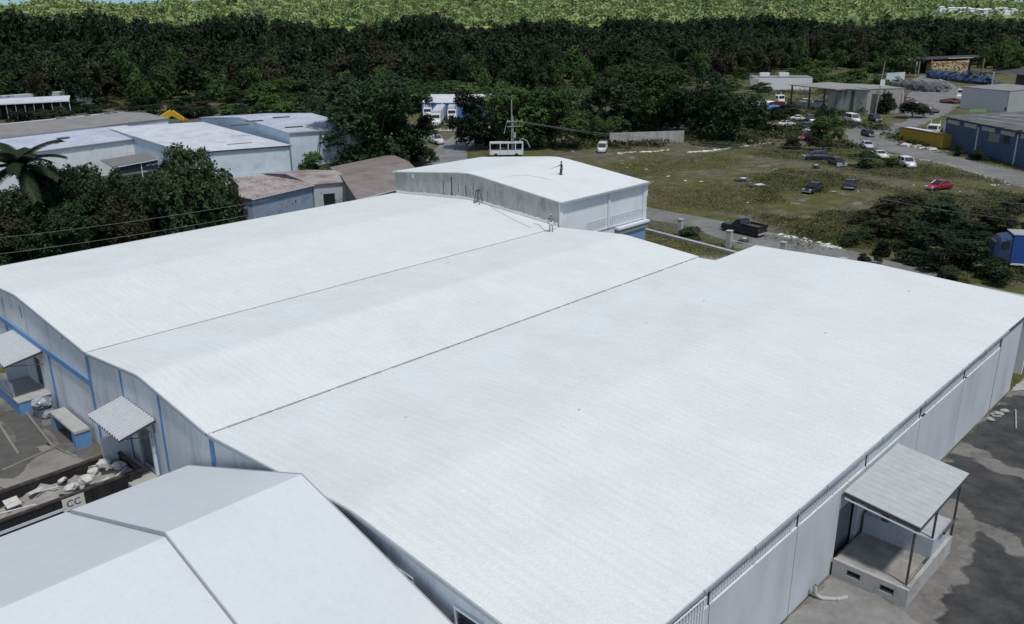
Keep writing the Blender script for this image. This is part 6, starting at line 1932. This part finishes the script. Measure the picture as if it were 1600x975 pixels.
def person(label, loc, rz, skin, shirt, legs, pose, cap=None, shorts=None, scale=1.0):
    """pose: dict of joint positions; z up, +x the way the person faces"""
    t = thing('person', label, 'person', tuple(loc), rz)
    t.scale = (scale,) * 3
    J = pose
    V = [(*J['pelvis'], .12, .10), (*J['waist'], .125, .095), (*J['chest'], .15, .105), (*J['neckb'], .075, .07), (*J['neck'], .052, .052), (*J['head0'], .072, .082), (*J['head1'], .085, .095), (*J['head2'], .06, .068)]
    E_ = [(0, 1), (1, 2), (2, 3), (3, 4), (4, 5), (5, 6), (6, 7)]
    for s in ('l', 'r'):
        b = len(V)
        V += [(*J[s + 'sh'], .062), (*J[s + 'el'], .043), (*J[s + 'wr'], .028), (*J[s + 'ha'], .034, .018)]
        E_ += [(2, b), (b, b + 1), (b + 1, b + 2), (b + 2, b + 3)]
        b = len(V)
        V += [(*J[s + 'hip'], .09), (*J[s + 'kn'], .062), (*J[s + 'an'], .042), (*J[s + 'to'], .035)]
        E_ += [(0, b), (b, b + 1), (b + 1, b + 2), (b + 2, b + 3)]
    body = skin_obj('body', V, E_, skin, t)
    # shirt, trousers, shoes follow the limbs
    Vs = [(*J['waist'], .14, .11), (*J['chest'], .17, .125), (*J['neckb'], .10, .09)]
    Es = [(0, 1), (1, 2)]
    Vs.insert(0, (*J['pelvis'], .14, .115)); Es = [(0, 1), (1, 2), (2, 3)]
    for s in ('l', 'r'):
        b = len(Vs)
        m_ = [J[s + 'sh'][i] * .25 + J[s + 'el'][i] * .75 for i in range(3)]
        Vs += [(*J[s + 'sh'], .078), (*m_, .062)]
        Es += [(2, b), (b, b + 1)]
    skin_obj('shirt', Vs, Es, shirt, t)
    Vt = [(*J['pelvis'], .145, .12)]
    Et = []
    for s in ('l', 'r'):
        b = len(Vt)
        Vt += [(*J[s + 'hip'], .105), (*J[s + 'kn'], .078), (J[s + 'an'][0], J[s + 'an'][1], J[s + 'an'][2] + .06, .06)]
        Et += [(0, b), (b, b + 1), (b + 1, b + 2)]
    skin_obj('trousers', Vt, Et, legs, t)
    if shorts:
        Vh = [(*J['pelvis'], .155, .13)]; Eh = []
        for s in ('l', 'r'):
            b = len(Vh)
            m_ = [J[s + 'hip'][i] * .45 + J[s + 'kn'][i] * .55 for i in range(3)]
            Vh += [(*J[s + 'hip'], .115), (*m_, .10)]
            Eh += [(0, b), (b, b + 1)]
        skin_obj('shorts', Vh, Eh, shorts, t)
    for s in ('l', 'r'):
        a, b = Vector(J[s + 'an']), Vector(J[s + 'to'])
        skin_obj('shoe', [(a.x - .03, a.y, .05, .05), (*((a + b) / 2).xy, .045, .05), (b.x, b.y, .035, .04)], [(0, 1), (1, 2)], RUBBER, t, sub=1)
        w, h = Vector(J[s + 'wr']), Vector(J[s + 'ha'])
        dr = (h - w).normalized()
        sd = dr.cross(Vector((1, 0, .01))).normalized()
        mb = MB()
        for k, (o_, l_) in enumerate(((-.027, .07), (-.009, .08), (.009, .076), (.027, .06))):
            p = h + sd * o_ + dr * .01
            q_ = p + dr * l_ * .55
            mb.tube(p, q_, .0095, .0085, 5); mb.tube(q_, q_ + (dr + Vector((.45, 0, 0))).normalized() * l_ * .5, .0085, .006, 5)
        p = w.lerp(h, .45) + sd * .03
        mb.tube(p, p + (dr + sd * .9).normalized() * .06, .011, .008, 5)
        mb.build('finger', skin, t)
    hd = Vector(J['head1'])
    f = MB()
    for s in (-1, 1):
        f.blob(hd + Vector((.088, s * .03, .0)), (.008, .013, .007), 1, 1, 0)
    f.blob(hd + Vector((.098, 0, -.03)), (.016, .013, .022), 2, 1, 0)
    f.build('face_feature', STEEL, t)
    MB().blob(hd + Vector((.088, 0, -.068)), (.008, .024, .006), 2, 1, 0).build('mouth', mat('lip', (.2, .06, .05)), t)
    for s in (-1, 1): MB().blob(hd + Vector((0, s * .09, -.01)), (.018, .01, .03), 2, 1, 0).build('ear', skin, t)
    if cap:
        MB().blob(hd + Vector((-.008, 0, .045)), (.105, .098, .075), 3, 3, .0).build('cap', cap, t)
    else:
        MB().blob(hd + Vector((-.022, 0, .035)), (.1, .092, .09), 3, 3, .03).build('hair', RUBBER, t)
    return t
base = dict(pelvis=(0, 0, .93), waist=(0, 0, 1.08), chest=(.01, 0, 1.30), neckb=(0, 0, 1.45), neck=(.01, 0, 1.51), head0=(.02, 0, 1.58), head1=(.025, 0, 1.65), head2=(.02, 0, 1.74),
            lsh=(0, .19, 1.42), lel=(-.02, .30, 1.15), lwr=(.06, .33, .92), lha=(.09, .33, .84), rsh=(0, -.19, 1.42), rel=(-.02, -.30, 1.15), rwr=(.06, -.33, .92), rha=(.09, -.33, .84),
            lhip=(0, .10, .88), lkn=(.03, .13, .48), lan=(-.02, .16, .09), lto=(.15, .18, .04), rhip=(0, -.10, .88), rkn=(.03, -.13, .48), ran=(-.02, -.16, .09), rto=(.15, -.18, .04))
GSH = mat('grey_shirt', (.20, .19, .20), var=.15, scale=20); LGT = mat('light_grey_trousers', (.34, .34, .35), var=.1, scale=20); WSH = mat('white_shorts', (.7, .7, .7), var=.05); DSH = mat('dark_shirt', (.03, .035, .035), var=.2, scale=20); DTR = mat('dark_trousers', (.05, .05, .055), var=.2, scale=20)
p = at(861, 362, 5.84)
person('man in grey shirt and pale shorts standing at the corner of the annex wall', p, -math.pi / 2 + .2, SKIN, GSH, LGT, base, cap=mat('grey_cap', (.45, .43, .40)), shorts=WSH)
pose2 = dict(base)
pose2.update(chest=(.03, 0, 1.30), lsh=(.03, .17, 1.42), lel=(.26, .2, 1.28), lwr=(.46, .18, 1.2), lha=(.54, .17, 1.17), rsh=(.02, -.17, 1.42), rel=(-.12, -.22, 1.18), rwr=(-.02, -.24, .95), rha=(.03, -.24, .88),
             lhip=(.02, .08, .88), lkn=(.12, .08, .50), lan=(.0, .09, .1), lto=(.17, .09, .04), rhip=(0, -.08, .88), rkn=(-.02, -.06, .48), ran=(-.10, -.05, .1), rto=(.06, -.05, .04))
uu, vv = 58.0, -30.0
p = at(877, 277, 9.5)
u_, v_ = uv_of(p); p.z = az(v_) + .1
p = at(877, 277, p.z)
person('man in dark clothes walking on the annex roof with one arm held out', p, math.pi - .2, SKIN, DSH, DTR, pose2, scale=1.0, shorts=None)
q1 = p + Vector((-.5, .1, 1.17))
rd = MB().tube(p + Vector((-.46, .05, 1.2)), p + Vector((-1.15, -.2, .98)), .022, .018, 6).build('spray_rod', STEEL)
tag(rd, 'thin rod held in the hand of the man on the annex roof', 'rod')
# white apron/sash as clothing of second man
# stepladder
lp = at(747, 320, bay_z(-33, -42, -16.15, 44) + .02)
lt = thing('stepladder', 'small grey stepladder standing on the warehouse roof by the concrete wall', 'stepladder', tuple(lp), -.6)
for s in (-1, 1):
    MB().tube((-.42, s * .3, 0), (-.05, s * .2, 1.55), .045, .045, 5).build('rail', STEEL, lt)
    MB().tube((.45, s * .3, 0), (.05, s * .2, 1.55), .04, .04, 5).build('leg', STEEL, lt)
for i in range(5):
    f_ = (i + .6) / 5.6
    MB().box((-.42 + .37 * f_, 0, 1.55 * f_), (.1, .6 - .2 * f_, .04)).build('step', RIM, lt)
MB().box((0, 0, 1.58), (.3, .48, .09)).build('top_cap', STEEL, lt)
# hoses on the roofs, and thin tubes drawn for two cast shadows
def roof_line(name, label, uvs, r_, m, zf):
    pts = [W(u, v, zf(u, v)) for u, v in uvs]
    return tag(MB().path(pts, r_, 5).build(name, m), label, 'hose')
zr = lambda u, v: bay_z(v, -42, -16.15, u) + .03
hp = [at(a, b, 5.95) for a, b in ((834, 350), (842, 351), (848, 356), (854, 359), (861, 360))]
roof_line('hose', 'painted shadow of the man at the annex corner, a short dark tube at his feet', [uv_of(x) for x in hp], .03, TRIMD, zr)  # no hose here: tube drawn along the man's cast shadow
hp = [at(a, b, 6.3) for a, b in ((752, 321), (760, 323), (768, 326), (775, 330), (800, 340), (830, 350))]
roof_line('hose', 'faint grey hose along the foot of the concrete wall, its ladder end the painted shadow of the stepladder', [uv_of(x) for x in hp], .022, mat('hose_and_ladder_shadow', (.5, .5, .5)), zr)  # ladder end of this tube stands for the stepladder's shadow
hp = [at(a, b, 9.3) for a, b in ((778, 280), (800, 276), (822, 274), (845, 275), (862, 277))]
roof_line('hose', 'faint pale hose curving over the annex roof', [uv_of(x) for x in hp], .022, mat('annex_hose', (.62, .64, .65)), lambda u, v: az(v) + .13)
# small bits lying on the big roof
for k, (a, b) in enumerate(((634, 652), (1010, 505), (470, 470), (1290, 520), (905, 640), (1420, 455), (700, 410), (1100, 470))):
    p = at(a, b, 6.2); u, v = uv_of(p)
    for bb in BAYS:
        if bb[0] <= v <= bb[1]: z = bay_z(v, bb[0], bb[1], u, bb[3], bb[4], u1=bb[2])
    p = at(a, b, z + .02)
    o = MB().box((0, 0, 0), (.16, .05, .02)).build('roof_scrap', TRIMD); o.location = p; o.rotation_euler[2] = k
    tag(o, 'tiny dark scrap lying on the white warehouse roof', 'scrap', 'scraps on the warehouse roof')
